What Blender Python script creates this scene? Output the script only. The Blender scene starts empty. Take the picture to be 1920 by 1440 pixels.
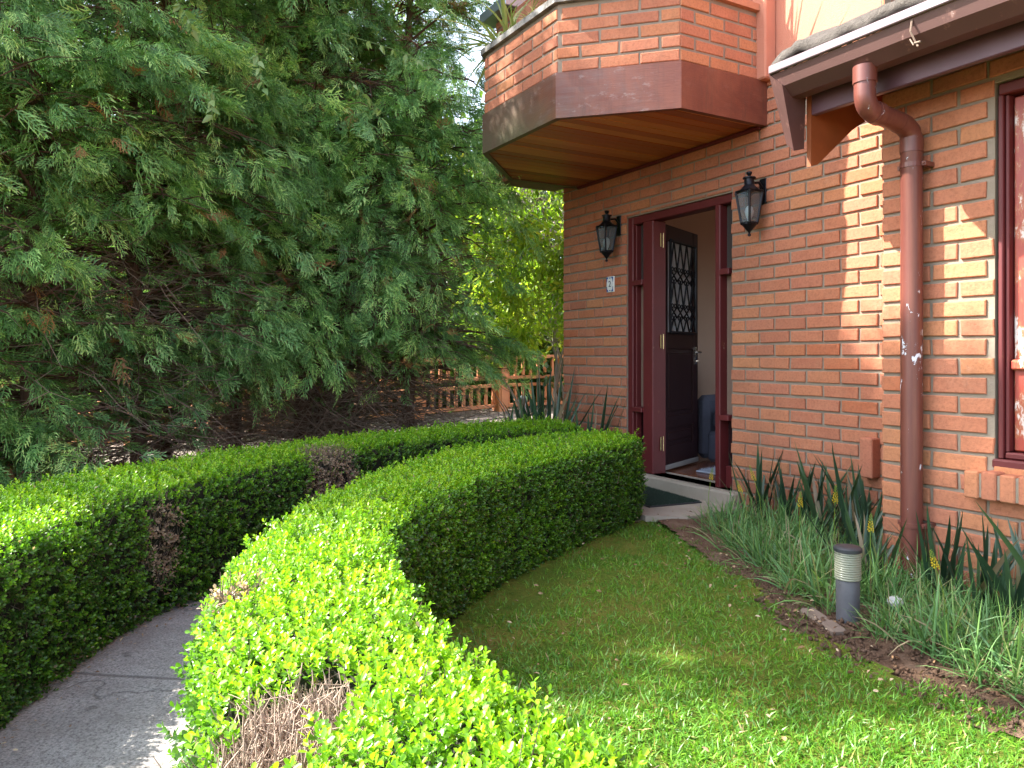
import bpy, math, random
import numpy as np
from mathutils import Vector, Matrix
SC = bpy.context.scene
COL = SC.collection
R_ = math.radians

# ------------------------------------------------------------------ camera, sky, sun, exposure
cd = bpy.data.cameras.new("camera"); cam = bpy.data.objects.new("camera", cd); COL.objects.link(cam)
cam.location = (0, 0, 1.1); cam.rotation_euler = (R_(90), 0, R_(60.36))
cd.sensor_width = 36; cd.lens = 1442 / 1920 * 36; cd.shift_y = -52 / 1920
cd.clip_start = 0.05; cd.clip_end = 2000
SC.camera = cam
SUN_EL = 46.5
sun_from = Vector((-0.63 * math.cos(R_(SUN_EL)), -0.777 * math.cos(R_(SUN_EL)), math.sin(R_(SUN_EL))))
w = bpy.data.worlds.new("World"); SC.world = w; w.use_nodes = True
nt = w.node_tree; nt.nodes.clear()
sky = nt.nodes.new("ShaderNodeTexSky"); sky.sky_type = 'NISHITA'; sky.sun_disc = False
sky.sun_elevation = R_(SUN_EL); sky.sun_rotation = math.atan2(sun_from.x, sun_from.y)
sky.air_density = 1.0; sky.dust_density = 2.0; sky.ozone_density = 1.0
hs = nt.nodes.new("ShaderNodeHueSaturation"); hs.inputs['Saturation'].default_value = 0.62
bg = nt.nodes.new("ShaderNodeBackground"); bg.inputs['Strength'].default_value = 0.13
wo = nt.nodes.new("ShaderNodeOutputWorld")
nt.links.new(sky.outputs[0], hs.inputs['Color']); nt.links.new(hs.outputs[0], bg.inputs[0]); nt.links.new(bg.outputs[0], wo.inputs[0])
sd = bpy.data.lights.new("sun", 'SUN'); sd.energy = 3.25; sd.angle = R_(0.5); sd.color = (1, 0.94, 0.85)
so = bpy.data.objects.new("sun", sd); COL.objects.link(so)
so.rotation_euler = (-sun_from).to_track_quat('-Z', 'Y').to_euler()
so.location = (-20, -20, 30)
SC.view_settings.view_transform = 'Standard'; SC.view_settings.look = 'None'
SC.view_settings.exposure = 2.75; SC.view_settings.gamma = 1.0
SC.cycles.max_bounces = 8; SC.cycles.sample_clamp_indirect = 1.6; SC.cycles.caustics_reflective = False; SC.cycles.caustics_refractive = False; SC.cycles.blur_glossy = 2.0; SC.cycles.diffuse_bounces = 4; SC.cycles.transparent_max_bounces = 16
SC.cycles.use_denoising = True; SC.cycles.use_adaptive_sampling = False

# ------------------------------------------------------------------ material helpers
class NT:
    def __init__(s, name):
        s.m = bpy.data.materials.new(name); s.m.use_nodes = True
        s.t = s.m.node_tree; s.t.nodes.clear()
        s.out = s.t.nodes.new("ShaderNodeOutputMaterial")
    def n(s, typ, **kw):
        x = s.t.nodes.new(typ)
        for k, v in kw.items():
            if k.startswith('i_'): x.inputs[k[2:].replace('_', ' ')].default_value = v
            else: setattr(x, k, v)
        return x
    def l(s, a, b): s.t.links.new(a, b)
    def noise(s, scale, detail=4, rough=.6, vec=None, dist=0):
        x = s.n("ShaderNodeTexNoise"); x.inputs['Scale'].default_value = scale
        x.inputs['Detail'].default_value = detail; x.inputs['Roughness'].default_value = rough
        x.inputs['Distortion'].default_value = dist
        if vec is not None: s.l(vec, x.inputs['Vector'])
        return x.outputs['Fac']
    def ramp(s, fac, stops, interp='LINEAR'):
        x = s.n("ShaderNodeValToRGB"); x.color_ramp.interpolation = interp
        e = x.color_ramp.elements
        while len(e) > 1: e.remove(e[0])
        e[0].position = stops[0][0]; e[0].color = c4(stops[0][1])
        for p, c in stops[1:]:
            q = e.new(p); q.color = c4(c)
        s.l(fac, x.inputs[0]); return x.outputs[0]
    def mix(s, fac, a, b, typ='MIX'):
        x = s.n("ShaderNodeMix", data_type='RGBA', blend_type=typ)
        for v, i in ((fac, 0), (a, 6), (b, 7)):
            if hasattr(v, 'links'): s.l(v, x.inputs[i])
            elif i == 0: x.inputs[0].default_value = v
            else: x.inputs[i].default_value = c4(v)
        return x.outputs[2]
    def math(s, op, a, b=0.0):
        x = s.n("ShaderNodeMath", operation=op)
        for v, i in ((a, 0), (b, 1)):
            if hasattr(v, 'links'): s.l(v, x.inputs[i])
            else: x.inputs[i].default_value = v
        return x.outputs[0]
    def attr(s, name):
        return s.n("ShaderNodeAttribute", attribute_name=name)
    def pos(s): return s.n("ShaderNodeNewGeometry").outputs['Position']
    def obj(s): return s.n("ShaderNodeTexCoord").outputs['Object']
    def mapping(s, vec, scale=(1, 1, 1), rot=(0, 0, 0)):
        x = s.n("ShaderNodeMapping"); s.l(vec, x.inputs[0])
        x.inputs['Scale'].default_value = scale; x.inputs['Rotation'].default_value = rot
        return x.outputs[0]
    def bump(s, h, strength=.5, dist=.01):
        x = s.n("ShaderNodeBump"); x.inputs['Strength'].default_value = strength; x.inputs['Distance'].default_value = dist
        s.l(h, x.inputs['Height']); return x.outputs[0]
    def bsdf(s, color, rough=.6, metal=0, spec=.5, normal=None, trans=None, transcol=None, coat=0, transmission=0, alpha=None):
        p = s.n("ShaderNodeBsdfPrincipled")
        for v, k in ((color, 'Base Color'), (rough, 'Roughness'), (metal, 'Metallic'), (spec, 'Specular IOR Level'), (coat, 'Coat Weight'), (transmission, 'Transmission Weight')):
            if hasattr(v, 'links'): s.l(v, p.inputs[k])
            elif k == 'Base Color': p.inputs[k].default_value = c4(v)
            else: p.inputs[k].default_value = v
        if normal is not None: s.l(normal, p.inputs['Normal'])
        o = p.outputs[0]
        if trans:
            t = s.n("ShaderNodeBsdfTranslucent")
            if hasattr(transcol, 'links'): s.l(transcol, t.inputs[0])
            else: t.inputs[0].default_value = c4(transcol)
            mx = s.n("ShaderNodeMixShader"); mx.inputs[0].default_value = trans
            s.l(o, mx.inputs[1]); s.l(t.outputs[0], mx.inputs[2]); o = mx.outputs[0]
        s.l(o, s.out.inputs[0]); return s.m
def c4(c): return (c[0], c[1], c[2], 1.0)

def simple(name, col, rough=.6, metal=0, var=.25, scale=8, bump=0, bscale=60, spec=.5, coat=0):
    k = NT(name); v = k.pos()
    c = k.mix(k.noise(scale, 5, .65, v), [x * (1 - var) for x in col], [min(1, x * (1 + var)) for x in col])
    nb = k.bump(k.noise(bscale, 4, .6, v), bump, .004) if bump else None
    return k.bsdf(c, rough, metal, spec, nb, coat=coat)

def mat_brick(name, cols, pale):
    k = NT(name); v = k.pos(); a = k.attr('tint').outputs['Fac']
    c = k.ramp(a, cols)
    c = k.mix(k.math('MULTIPLY', k.noise(9, 6, .7, v), .75), c, pale, 'MIX')
    sp = k.ramp(k.noise(70, 5, .7, v), [(.3, (.74, .71, .7)), (.5, (1, 1, 1)), (.75, (1.14, 1.12, 1.08))])
    c = k.mix(1.0, c, sp, 'MULTIPLY')
    c = k.mix(k.ramp(k.noise(2.2, 6, .75, k.mapping(v, (1, 1, .45))), [(.5, (0, 0, 0)), (.78, (.5, .5, .5))]), c, (.17, .09, .06))
    zs_ = k.n('ShaderNodeSeparateXYZ'); k.l(v, zs_.inputs[0])
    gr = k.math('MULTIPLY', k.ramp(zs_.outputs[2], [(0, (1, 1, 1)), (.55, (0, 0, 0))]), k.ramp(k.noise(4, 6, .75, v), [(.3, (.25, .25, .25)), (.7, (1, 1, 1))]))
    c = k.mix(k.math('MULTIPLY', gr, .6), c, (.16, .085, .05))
    wh = k.math('MULTIPLY', k.ramp(k.noise(1.7, 4, .7, v), [(.55, (0, 0, 0)), (.75, (1, 1, 1))]), k.ramp(k.noise(30, 5, .75, v), [(.5, (0, 0, 0)), (.7, (1, 1, 1))]))
    c = k.mix(k.math('MULTIPLY', wh, .35), c, (.50, .36, .27))
    h = k.math('ADD', k.noise(45, 6, .7, v), k.math('MULTIPLY', k.noise(240, 3, .6, v), .45))
    return k.bsdf(c, .88, 0, .25, k.bump(h, .55, .006))
M = {}
M['brick'] = mat_brick('clay_brick', [(0, (.34, .11, .066)), (.2, (.42, .145, .08)), (.45, (.455, .168, .085)), (.6, (.39, .135, .085)), (.8, (.44, .158, .08)), (.93, (.475, .20, .088)), (1, (.39, .095, .038))], (.45, .20, .115))
k = NT('mortar'); v = k.pos()
c = k.mix(k.noise(14, 6, .7, v), (.205, .168, .13), (.315, .262, .205))
c = k.mix(k.ramp(k.noise(2.5, 5, .7, v), [(.5, (0, 0, 0)), (.75, (.45, .45, .45))]), c, (.16, .15, .09))
M['mortar'] = k.bsdf(c, .95, 0, .15, k.bump(k.noise(160, 4, .7, v), .7, .004))
k = NT('stucco'); v = k.pos()
c = k.mix(k.noise(3, 6, .65, v), (.50, .20, .13), (.60, .27, .18))
M['stucco'] = k.bsdf(c, .93, 0, .15, k.bump(k.noise(130, 4, .75, v), .8, .008))
k = NT('weathered_fascia_wood'); v = k.pos()
st = k.mapping(v, (2.2, 2.2, 22))
c = k.mix(k.noise(1.6, 5, .6, v), (.105, .021, .011), (.15, .04, .024))
xs_ = k.n('ShaderNodeSeparateXYZ'); k.l(v, xs_.inputs[0])
wl = k.ramp(k.math('MULTIPLY', k.math('SUBTRACT', -3.72, xs_.outputs[0]), 1.6), [(0, (.12, .12, .12)), (.25, (1, 1, 1))])
c = k.mix(k.math('MULTIPLY', k.math('MULTIPLY', k.ramp(k.noise(1.3, 6, .7, st), [(.30, (0, 0, 0)), (.75, (1, 1, 1))]), wl), .8), c, (.165, .11, .098))
zz = k.n("ShaderNodeSeparateXYZ"); k.l(v, zz.inputs[0])
c = k.mix(k.math('MULTIPLY', k.ramp(k.noise(3.1, 5, .7, v, 1.2), [(.40, (0, 0, 0)), (.62, (1, 1, 1))]), .65), c, (.20, .062, .034))
c = k.mix(k.math('MULTIPLY', k.ramp(k.noise(1.0, 5, .75, k.mapping(v, (16, 16, 1.1))), [(.5, (0, 0, 0)), (.72, (1, 1, 1))]), .45), c, (.05, .03, .022))
c = k.mix(k.math('MULTIPLY', k.ramp(k.noise(2.3, 6, .75, k.mapping(v, (3, 3, 7))), [(.56, (0, 0, 0)), (.72, (1, 1, 1))]), k.math('MULTIPLY', wl, .75)), c, (.33, .265, .25))
g = k.math('MULTIPLY', k.math('SUBTRACT', 2.95, zz.outputs[2]), 3.4)
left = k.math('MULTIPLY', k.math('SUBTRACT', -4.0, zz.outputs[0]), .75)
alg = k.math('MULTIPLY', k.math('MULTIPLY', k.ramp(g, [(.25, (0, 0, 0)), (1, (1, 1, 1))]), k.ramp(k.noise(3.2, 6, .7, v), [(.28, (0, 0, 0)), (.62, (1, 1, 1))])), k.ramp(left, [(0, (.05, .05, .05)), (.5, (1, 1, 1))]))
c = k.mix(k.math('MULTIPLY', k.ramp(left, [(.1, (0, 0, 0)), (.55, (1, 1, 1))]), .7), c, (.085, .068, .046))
c = k.mix(k.math('MINIMUM', alg, .85), c, (.095, .095, .05))
M['fascia'] = k.bsdf(c, .48, 0, .4, k.bump(k.noise(2, 6, .7, k.mapping(v, (6, 6, 90))), .35, .004))
k = NT('varnished_planks'); v = k.pos(); a = k.attr('tint').outputs['Fac']
c = k.ramp(a, [(0, (.20, .042, .012)), (.45, (.40, .11, .026)), (.8, (.58, .20, .045)), (1, (.74, .33, .095))])
c = k.mix(k.math('MULTIPLY', k.noise(2, 6, .7, k.mapping(v, (30, 2.2, 30))), .7), c, (.22, .06, .02))
M['plank'] = k.bsdf(c, .45, 0, .5, None)
def painted(name, col, peel=(.62, .60, .57), lo=.62, hi=.66, rough=.38, worn=(.2, .07, .03)):
    k = NT(name); v = k.pos()
    c = k.mix(k.noise(5, 5, .65, v), [x * .72 for x in col], [x * 1.2 for x in col])
    n1 = k.noise(9, 7, .72, k.mapping(v, (1.6, 1.6, .7)), .0)
    c = k.mix(k.ramp(n1, [(lo - .06, (0, 0, 0)), (lo, (.7, .7, .7))]), c, worn)
    c = k.mix(k.ramp(n1, [(lo, (0, 0, 0)), (hi, (1, 1, 1))]), c, peel)
    return k.bsdf(c, rough, 0, .5, k.bump(n1, .25, .003))
M['red_paint'] = painted('dark_red_paint', (.105, .012, .013), lo=.70, hi=.73, rough=.55)
M['shutter'] = painted('peeling_red_paint', (.30, .045, .03), peel=(.60, .53, .50), lo=.53, hi=.575, worn=(.36, .13, .05))
M['door_red'] = painted('bright_red_paint', (.17, .012, .016), lo=.82, hi=.85)
M['door_wood'] = simple('dark_stained_wood', (.022, .007, .008), .38, 0, .4, 6, spec=.3)
M['pipe'] = painted('red_brown_pipe_paint', (.125, .036, .027), peel=(.62, .66, .72), lo=.635, hi=.655, rough=.42, worn=(.16, .04, .03))
k = NT('worn_pipe_paint'); v = k.pos(); z_ = k.n('ShaderNodeSeparateXYZ'); k.l(v, z_.inputs[0])
c = k.mix(k.noise(4, 6, .7, k.mapping(v, (2, 2, .6))), (.085, .026, .02), (.17, .05, .037))
c = k.mix(k.math('MULTIPLY', k.ramp(k.noise(3, 5, .7, k.mapping(v, (14, 14, .5))), [(.45, (0, 0, 0)), (.7, (1, 1, 1))]), .55), c, (.20, .075, .045))
pk = k.ramp(k.math('MULTIPLY', k.math('ABSOLUTE', k.math('SUBTRACT', z_.outputs[2], 1.13)), 2.2), [(0, (1, 1, 1)), (.30, (.85, .85, .85)), (.62, (0, 0, 0))])
n1 = k.math('ADD', k.noise(17, 7, .75, k.mapping(v, (1.3, 1.3, .7)), .6), k.math('MULTIPLY', pk, .075))
c = k.mix(k.ramp(n1, [(.60, (0, 0, 0)), (.635, (.8, .8, .8))]), c, (.11, .04, .03))
c = k.mix(k.ramp(n1, [(.642, (0, 0, 0)), (.658, (1, 1, 1))]), c, (.62, .67, .75))
M['pipe'] = k.bsdf(c, .4, 0, .5, k.bump(n1, .3, .002))
M['gutter'] = painted('brown_gutter_paint', (.095, .046, .04), peel=(.4, .33, .3), lo=.66, hi=.72, rough=.42, worn=(.2, .1, .08))
M['gutter_lip'] = simple('sunlit_gutter_lip', (.23, .175, .19), .35, .2, .15, 12)  # sunlight on the lip is put into this paler colour
M['purple'] = simple('purple_brown_wood', (.10, .048, .062), .45, 0, .3, 5)
M['orange_wood'] = simple('orange_wood', (.25, .068, .02), .5, 0, .35, 6)
k = NT('roof_felt'); v = k.pos()
c = k.mix(k.noise(6, 7, .75, v), (.05, .043, .038), (.15, .13, .112))
M['felt'] = k.bsdf(c, .8, 0, .3, k.bump(k.noise(26, 8, .75, v, .8), .9, .03))
k = NT('coping_concrete'); v = k.pos()
c = k.mix(k.ramp(k.noise(9, 6, .75, v), [(.35, (0, 0, 0)), (.6, (1, 1, 1))]), (.05, .05, .045), (.30, .29, .27))
M['coping'] = k.bsdf(c, .9, 0, .2, k.bump(k.noise(60, 5, .7, v), .6, .006))
M['coping_tile'] = simple('clay_coping', (.42, .18, .10), .85, 0, .3, 14, .4)
M['black_iron'] = simple('black_iron', (.012, .013, .017), .42, .6, .3, 20, .15, 90)
k = NT('lamp_glass'); p = k.n('ShaderNodeBsdfPrincipled'); p.inputs['Base Color'].default_value = (.16, .20, .23, 1); p.inputs['Roughness'].default_value = .08
tr_ = k.n('ShaderNodeBsdfTransparent'); tr_.inputs[0].default_value = (.8, .88, .9, 1); mx = k.n('ShaderNodeMixShader'); mx.inputs[0].default_value = .62
k.l(p.outputs[0], mx.inputs[1]); k.l(tr_.outputs[0], mx.inputs[2]); k.l(mx.outputs[0], k.out.inputs[0]); M['lamp_glass'] = k.m
k = NT('white_porcelain'); M['bulb'] = k.bsdf((.8, .8, .78), .25, 0, .5)
M['brass'] = simple('brass', (.62, .50, .24), .35, .7, .2, 40)
M['chrome'] = simple('chrome', (.7, .7, .7), .15, 1, .1, 10)
k = NT('window_glass'); M['dark_glass'] = k.bsdf((.045, .04, .035), .06, 0, .9)
k = NT('frosted_glass'); M['frosted'] = k.bsdf((.78, .79, .82), .5, 0, .5, None, trans=.6, transcol=(.72, .73, .76))
k = NT('plate_enamel'); v = k.obj()
c = k.mix(k.noise(60, 2, .5, v), (.78, .79, .76), (.70, .72, .72))
M['enamel'] = k.bsdf(c, .25, 0, .5)
M['blue'] = simple('blue_glaze', (.03, .09, .30), .25, 0, .3, 80)
M['ink'] = simple('dark_ink', (.01, .012, .03), .3, 0, .1, 10)
M['plaster'] = simple('cream_plaster', (.50, .36, .28), .9, 0, .08, 2)
M['curtain'] = simple('beige_curtain', (.55, .46, .34), .85, 0, .12, 3)
M['floorwood'] = simple('polished_wood_floor', (.20, .07, .035), .25, 0, .3, 4)
M['sofa'] = simple('grey_blue_cloth', (.075, .08, .11), .9, 0, .18, 30, .3, 300)
M['rug'] = simple('grey_shag', (.33, .37, .45), .95, 0, .35, 40, .9, 90)
M['mat'] = simple('green_bristle', (.028, .05, .033), .95, 0, .4, 120, .9, 400)
k = NT('concrete_path'); v = k.pos()
c = k.mix(k.noise(2.6, 6, .7, v), (.25, .235, .22), (.40, .38, .36))
c = k.mix(1.0, c, k.ramp(k.noise(130, 3, .65, v), [(.3, (.40, .38, .37)), (.5, (1, 1, 1)), (.72, (1.5, 1.48, 1.45))]), 'MULTIPLY')
vo = k.n("ShaderNodeTexVoronoi", feature='DISTANCE_TO_EDGE'); vo.inputs['Scale'].default_value = .62
wv = k.n("ShaderNodeTexNoise"); wv.inputs['Scale'].default_value = 3.5; wv.inputs['Detail'].default_value = 6; k.l(v, wv.inputs['Vector'])
ad = k.n("ShaderNodeVectorMath", operation='MULTIPLY_ADD'); k.l(wv.outputs['Color'], ad.inputs[0]); ad.inputs[1].default_value = (.45, .45, .45); k.l(v, ad.inputs[2])
k.l(ad.outputs[0], vo.inputs['Vector'])
cr = k.ramp(vo.outputs['Distance'], [(0, (1, 1, 1)), (.0025, (.5, .5, .5)), (.005, (0, 0, 0))])
sx_ = k.n('ShaderNodeSeparateXYZ'); k.l(v, sx_.inputs[0])
ln_ = k.math('ADD', k.math('MULTIPLY', sx_.outputs[0], .8), k.math('MULTIPLY', sx_.outputs[1], -.6))
jn = k.ramp(k.math('ABSOLUTE', k.math('SUBTRACT', k.math('FRACT', k.math('ADD', k.math('MULTIPLY', ln_, .62), .02)), .5)), [(0, (1, 1, 1)), (.0035, (1, 1, 1)), (.006, (0, 0, 0))])
cr = k.math('MAXIMUM', cr, jn)
c = k.mix(k.math('MULTIPLY', cr, .6), c, (.07, .065, .06))
c = k.mix(k.ramp(k.noise(1.4, 6, .75, v), [(.44, (0, 0, 0)), (.72, (.75, .75, .75))]), c, (.15, .13, .115))
h = k.math('SUBTRACT', k.math('ADD', k.noise(55, 6, .75, v), k.math('MULTIPLY', k.noise(240, 3, .7, v), .6)), k.math('MULTIPLY', cr, .8))
M['path'] = k.bsdf(c, .88, 0, .3, k.bump(h, .8, .01))
k = NT('slab_concrete'); v = k.pos()
c = k.mix(k.noise(4, 6, .75, v), (.27, .22, .165), (.44, .39, .32))
M['slab'] = k.bsdf(c, .9, 0, .2, k.bump(k.noise(70, 5, .7, v), .5, .005))
k = NT('red_soil'); v = k.pos()
c = k.ramp(k.noise(7, 8, .75, v), [(.25, (.085, .048, .030)), (.5, (.185, .112, .074)), (.72, (.27, .185, .13))])
c = k.mix(k.ramp(k.noise(60, 3, .7, v), [(.6, (0, 0, 0)), (.75, (.6, .6, .6))]), c, (.30, .25, .18))
M['soil'] = k.bsdf(c, .95, 0, .15, k.bump(k.noise(50, 8, .8, v), 1, .025))
k = NT('mossy_turf'); v = k.pos()
c = k.ramp(k.noise(3.2, 7, .72, v), [(.28, (.08, .17, .02)), (.46, (.13, .19, .026)), (.6, (.21, .215, .04)), (.7, (.19, .16, .042)), (.82, (.10, .19, .024))])
c = k.mix(k.ramp(k.noise(90, 4, .7, v), [(.45, (0, 0, 0)), (.7, (.5, .5, .5))]), c, (.05, .06, .012))
M['moss'] = k.bsdf(c, .95, 0, .1, k.bump(k.noise(90, 7, .8, v), 1, .02))
k = NT('patio_brick_paving'); v = k.pos()
bt = k.n("ShaderNodeTexBrick"); k.l(k.mapping(v, (1, 1, 1), (0, 0, .5)), bt.inputs['Vector']); bt.inputs['Scale'].default_value = 4
bt.inputs['Color1'].default_value = (.16, .135, .115, 1); bt.inputs['Color2'].default_value = (.23, .195, .17, 1); bt.inputs['Mortar'].default_value = (.10, .085, .075, 1); bt.inputs['Mortar Size'].default_value = .015
c = k.mix(k.math('MULTIPLY', k.noise(3, 6, .7, v), .6), bt.outputs['Color'], (.14, .11, .09))
M['patio'] = k.bsdf(c, .85, 0, .3, k.bump(k.noise(40, 5, .7, v), .5, .006))
M['fence'] = simple('fence_wood', (.60, .27, .14), .62, 0, .3, 7, .25, 40)
k = NT('bark'); v = k.pos()
c = k.mix(k.noise(5, 6, .7, k.mapping(v, (5, 5, .7))), (.055, .032, .022), (.20, .125, .09))
M['bark'] = k.bsdf(c, .92, 0, .15, k.bump(k.noise(6, 6, .75, k.mapping(v, (9, 9, 1))), .9, .02))
k = NT('pale_bark'); v = k.pos()
c = k.mix(k.noise(6, 6, .7, v), (.20, .16, .125), (.50, .45, .38))
M['pale_bark'] = k.bsdf(c, .85, 0, .2, k.bump(k.noise(30, 5, .7, v), .5, .008))
M['twig'] = simple('dry_twig', (.19, .135, .10), .9, 0, .35, 20)
M['dead_stem'] = simple('bare_clipped_stem', (.33, .245, .185), .85, 0, .35, 25)
def leafmat(name, stops, trans=.35, tcol=1.5, rough=.42, spec=.5, big=None):
    k = NT(name); a = k.attr('tint').outputs['Fac']
    c = k.ramp(a, stops)
    if big:
        c = k.mix(k.ramp(k.noise(big[0], 3, .6, k.pos()), [(.35, (0, 0, 0)), (.65, (1, 1, 1))]), c, k.mix(1.0, c, big[1], 'MULTIPLY'))
    t = k.mix(1.0, c, (tcol * 1.05, tcol * 1.1, tcol * .6), 'MULTIPLY')
    return k.bsdf(c, rough, 0, spec, None, trans=trans, transcol=t)
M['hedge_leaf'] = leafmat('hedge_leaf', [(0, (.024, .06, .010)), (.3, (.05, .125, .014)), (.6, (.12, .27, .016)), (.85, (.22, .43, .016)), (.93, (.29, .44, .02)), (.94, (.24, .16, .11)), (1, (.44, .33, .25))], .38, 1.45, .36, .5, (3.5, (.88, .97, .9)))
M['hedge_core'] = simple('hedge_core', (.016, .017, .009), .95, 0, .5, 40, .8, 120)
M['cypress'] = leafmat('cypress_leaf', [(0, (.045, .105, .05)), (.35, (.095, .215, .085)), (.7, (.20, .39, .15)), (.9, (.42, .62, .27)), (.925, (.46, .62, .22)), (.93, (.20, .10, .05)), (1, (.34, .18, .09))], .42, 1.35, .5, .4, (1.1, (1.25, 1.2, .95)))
M['bg_leaf'] = leafmat('broad_leaf', [(0, (.03, .065, .018)), (.4, (.05, .115, .025)), (.75, (.09, .17, .03)), (1, (.17, .22, .04))], .45, 1.7, .4, .5, (.6, (1.3, 1.15, .8)))
M['bright_leaf'] = leafmat('yellow_green_leaf', [(0, (.10, .19, .02)), (.5, (.20, .30, .03)), (.85, (.33, .40, .04)), (1, (.45, .42, .05))], .5, 1.7, .4, .4)
M['grey_leaf'] = leafmat('grey_green_leaf', [(0, (.05, .075, .045)), (.6, (.10, .14, .08)), (1, (.18, .21, .12))], .4, 1.5, .5, .4)
M['grass'] = leafmat('grass_blade', [(0, (.055, .15, .018)), (.4, (.105, .265, .025)), (.75, (.19, .38, .03)), (.9, (.30, .40, .05)), (1, (.38, .30, .13))], .35, 1.4, .4, .45)
M['bulbine'] = leafmat('fine_bed_leaf', [(0, (.05, .125, .04)), (.5, (.10, .225, .068)), (.85, (.19, .34, .095)), (.93, (.27, .30, .11)), (1, (.33, .27, .17))], .3, 1.3, .42, .45)
M['sword'] = leafmat('sword_leaf', [(0, (.018, .045, .024)), (.5, (.035, .08, .04)), (.85, (.07, .13, .055)), (.95, (.14, .15, .05)), (1, (.26, .20, .13))], .22, 1.3, .38, .5)
M['yellow_flower'] = leafmat('yellow_flower', [(0, (.45, .34, .02)), (.5, (.62, .46, .02)), (1, (.22, .32, .05))], .3, 1.1, .5, .3)
M['litter'] = leafmat('dry_litter', [(0, (.12, .06, .03)), (.5, (.30, .19, .10)), (1, (.5, .4, .27))], .1, 1, .8, .2)
M['vine'] = leafmat('vine_leaf', [(0, (.12, .22, .06)), (1, (.24, .34, .12))], .4, 1.4, .35, .5)
M['spider'] = leafmat('ribbon_leaf', [(0, (.16, .24, .07)), (.6, (.30, .36, .14)), (1, (.45, .45, .22))], .35, 1.3, .4, .4)
M['black_plastic'] = simple('black_plastic', (.03, .032, .036), .5, 0, .3, 10)
M['grey_tube'] = simple('worn_grey_plastic', (.085, .085, .095), .55, 0, .35, 18, .2)
k = NT('ribbed_lens'); v = k.obj()
M['lens'] = k.bsdf((.36, .37, .28), .15, 0, .5, None, trans=.4, transcol=(.5, .52, .4))
M['white_stone'] = simple('white_stone', (.5, .5, .48), .7, 0, .15, 20, .4)
M['metal_grey'] = simple('blue_grey_metal', (.30, .36, .42), .4, .5, .2, 8)

# ------------------------------------------------------------------ object helpers
def link(name, me, parent=None):
    o = bpy.data.objects.new(name, me); COL.objects.link(o)
    if parent is not None: o.parent = parent
    return o
def tag(o, label, cat, group=None):
    o['label'] = label; o['category'] = cat
    if group: o['group'] = group
    return o
def struct(o, kind='structure'): o['kind'] = kind; return o
def empty(name, loc=(0, 0, 0), rz=0):
    o = link(name, None); o.location = loc; o.rotation_euler = (0, 0, rz); o.empty_display_size = .1
    return o
def copy_tree(o, parent=None):
    c = o.copy(); COL.objects.link(c)
    if parent is not None: c.parent = parent
    for ch in o.children: copy_tree(ch, c)
    return c

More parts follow.
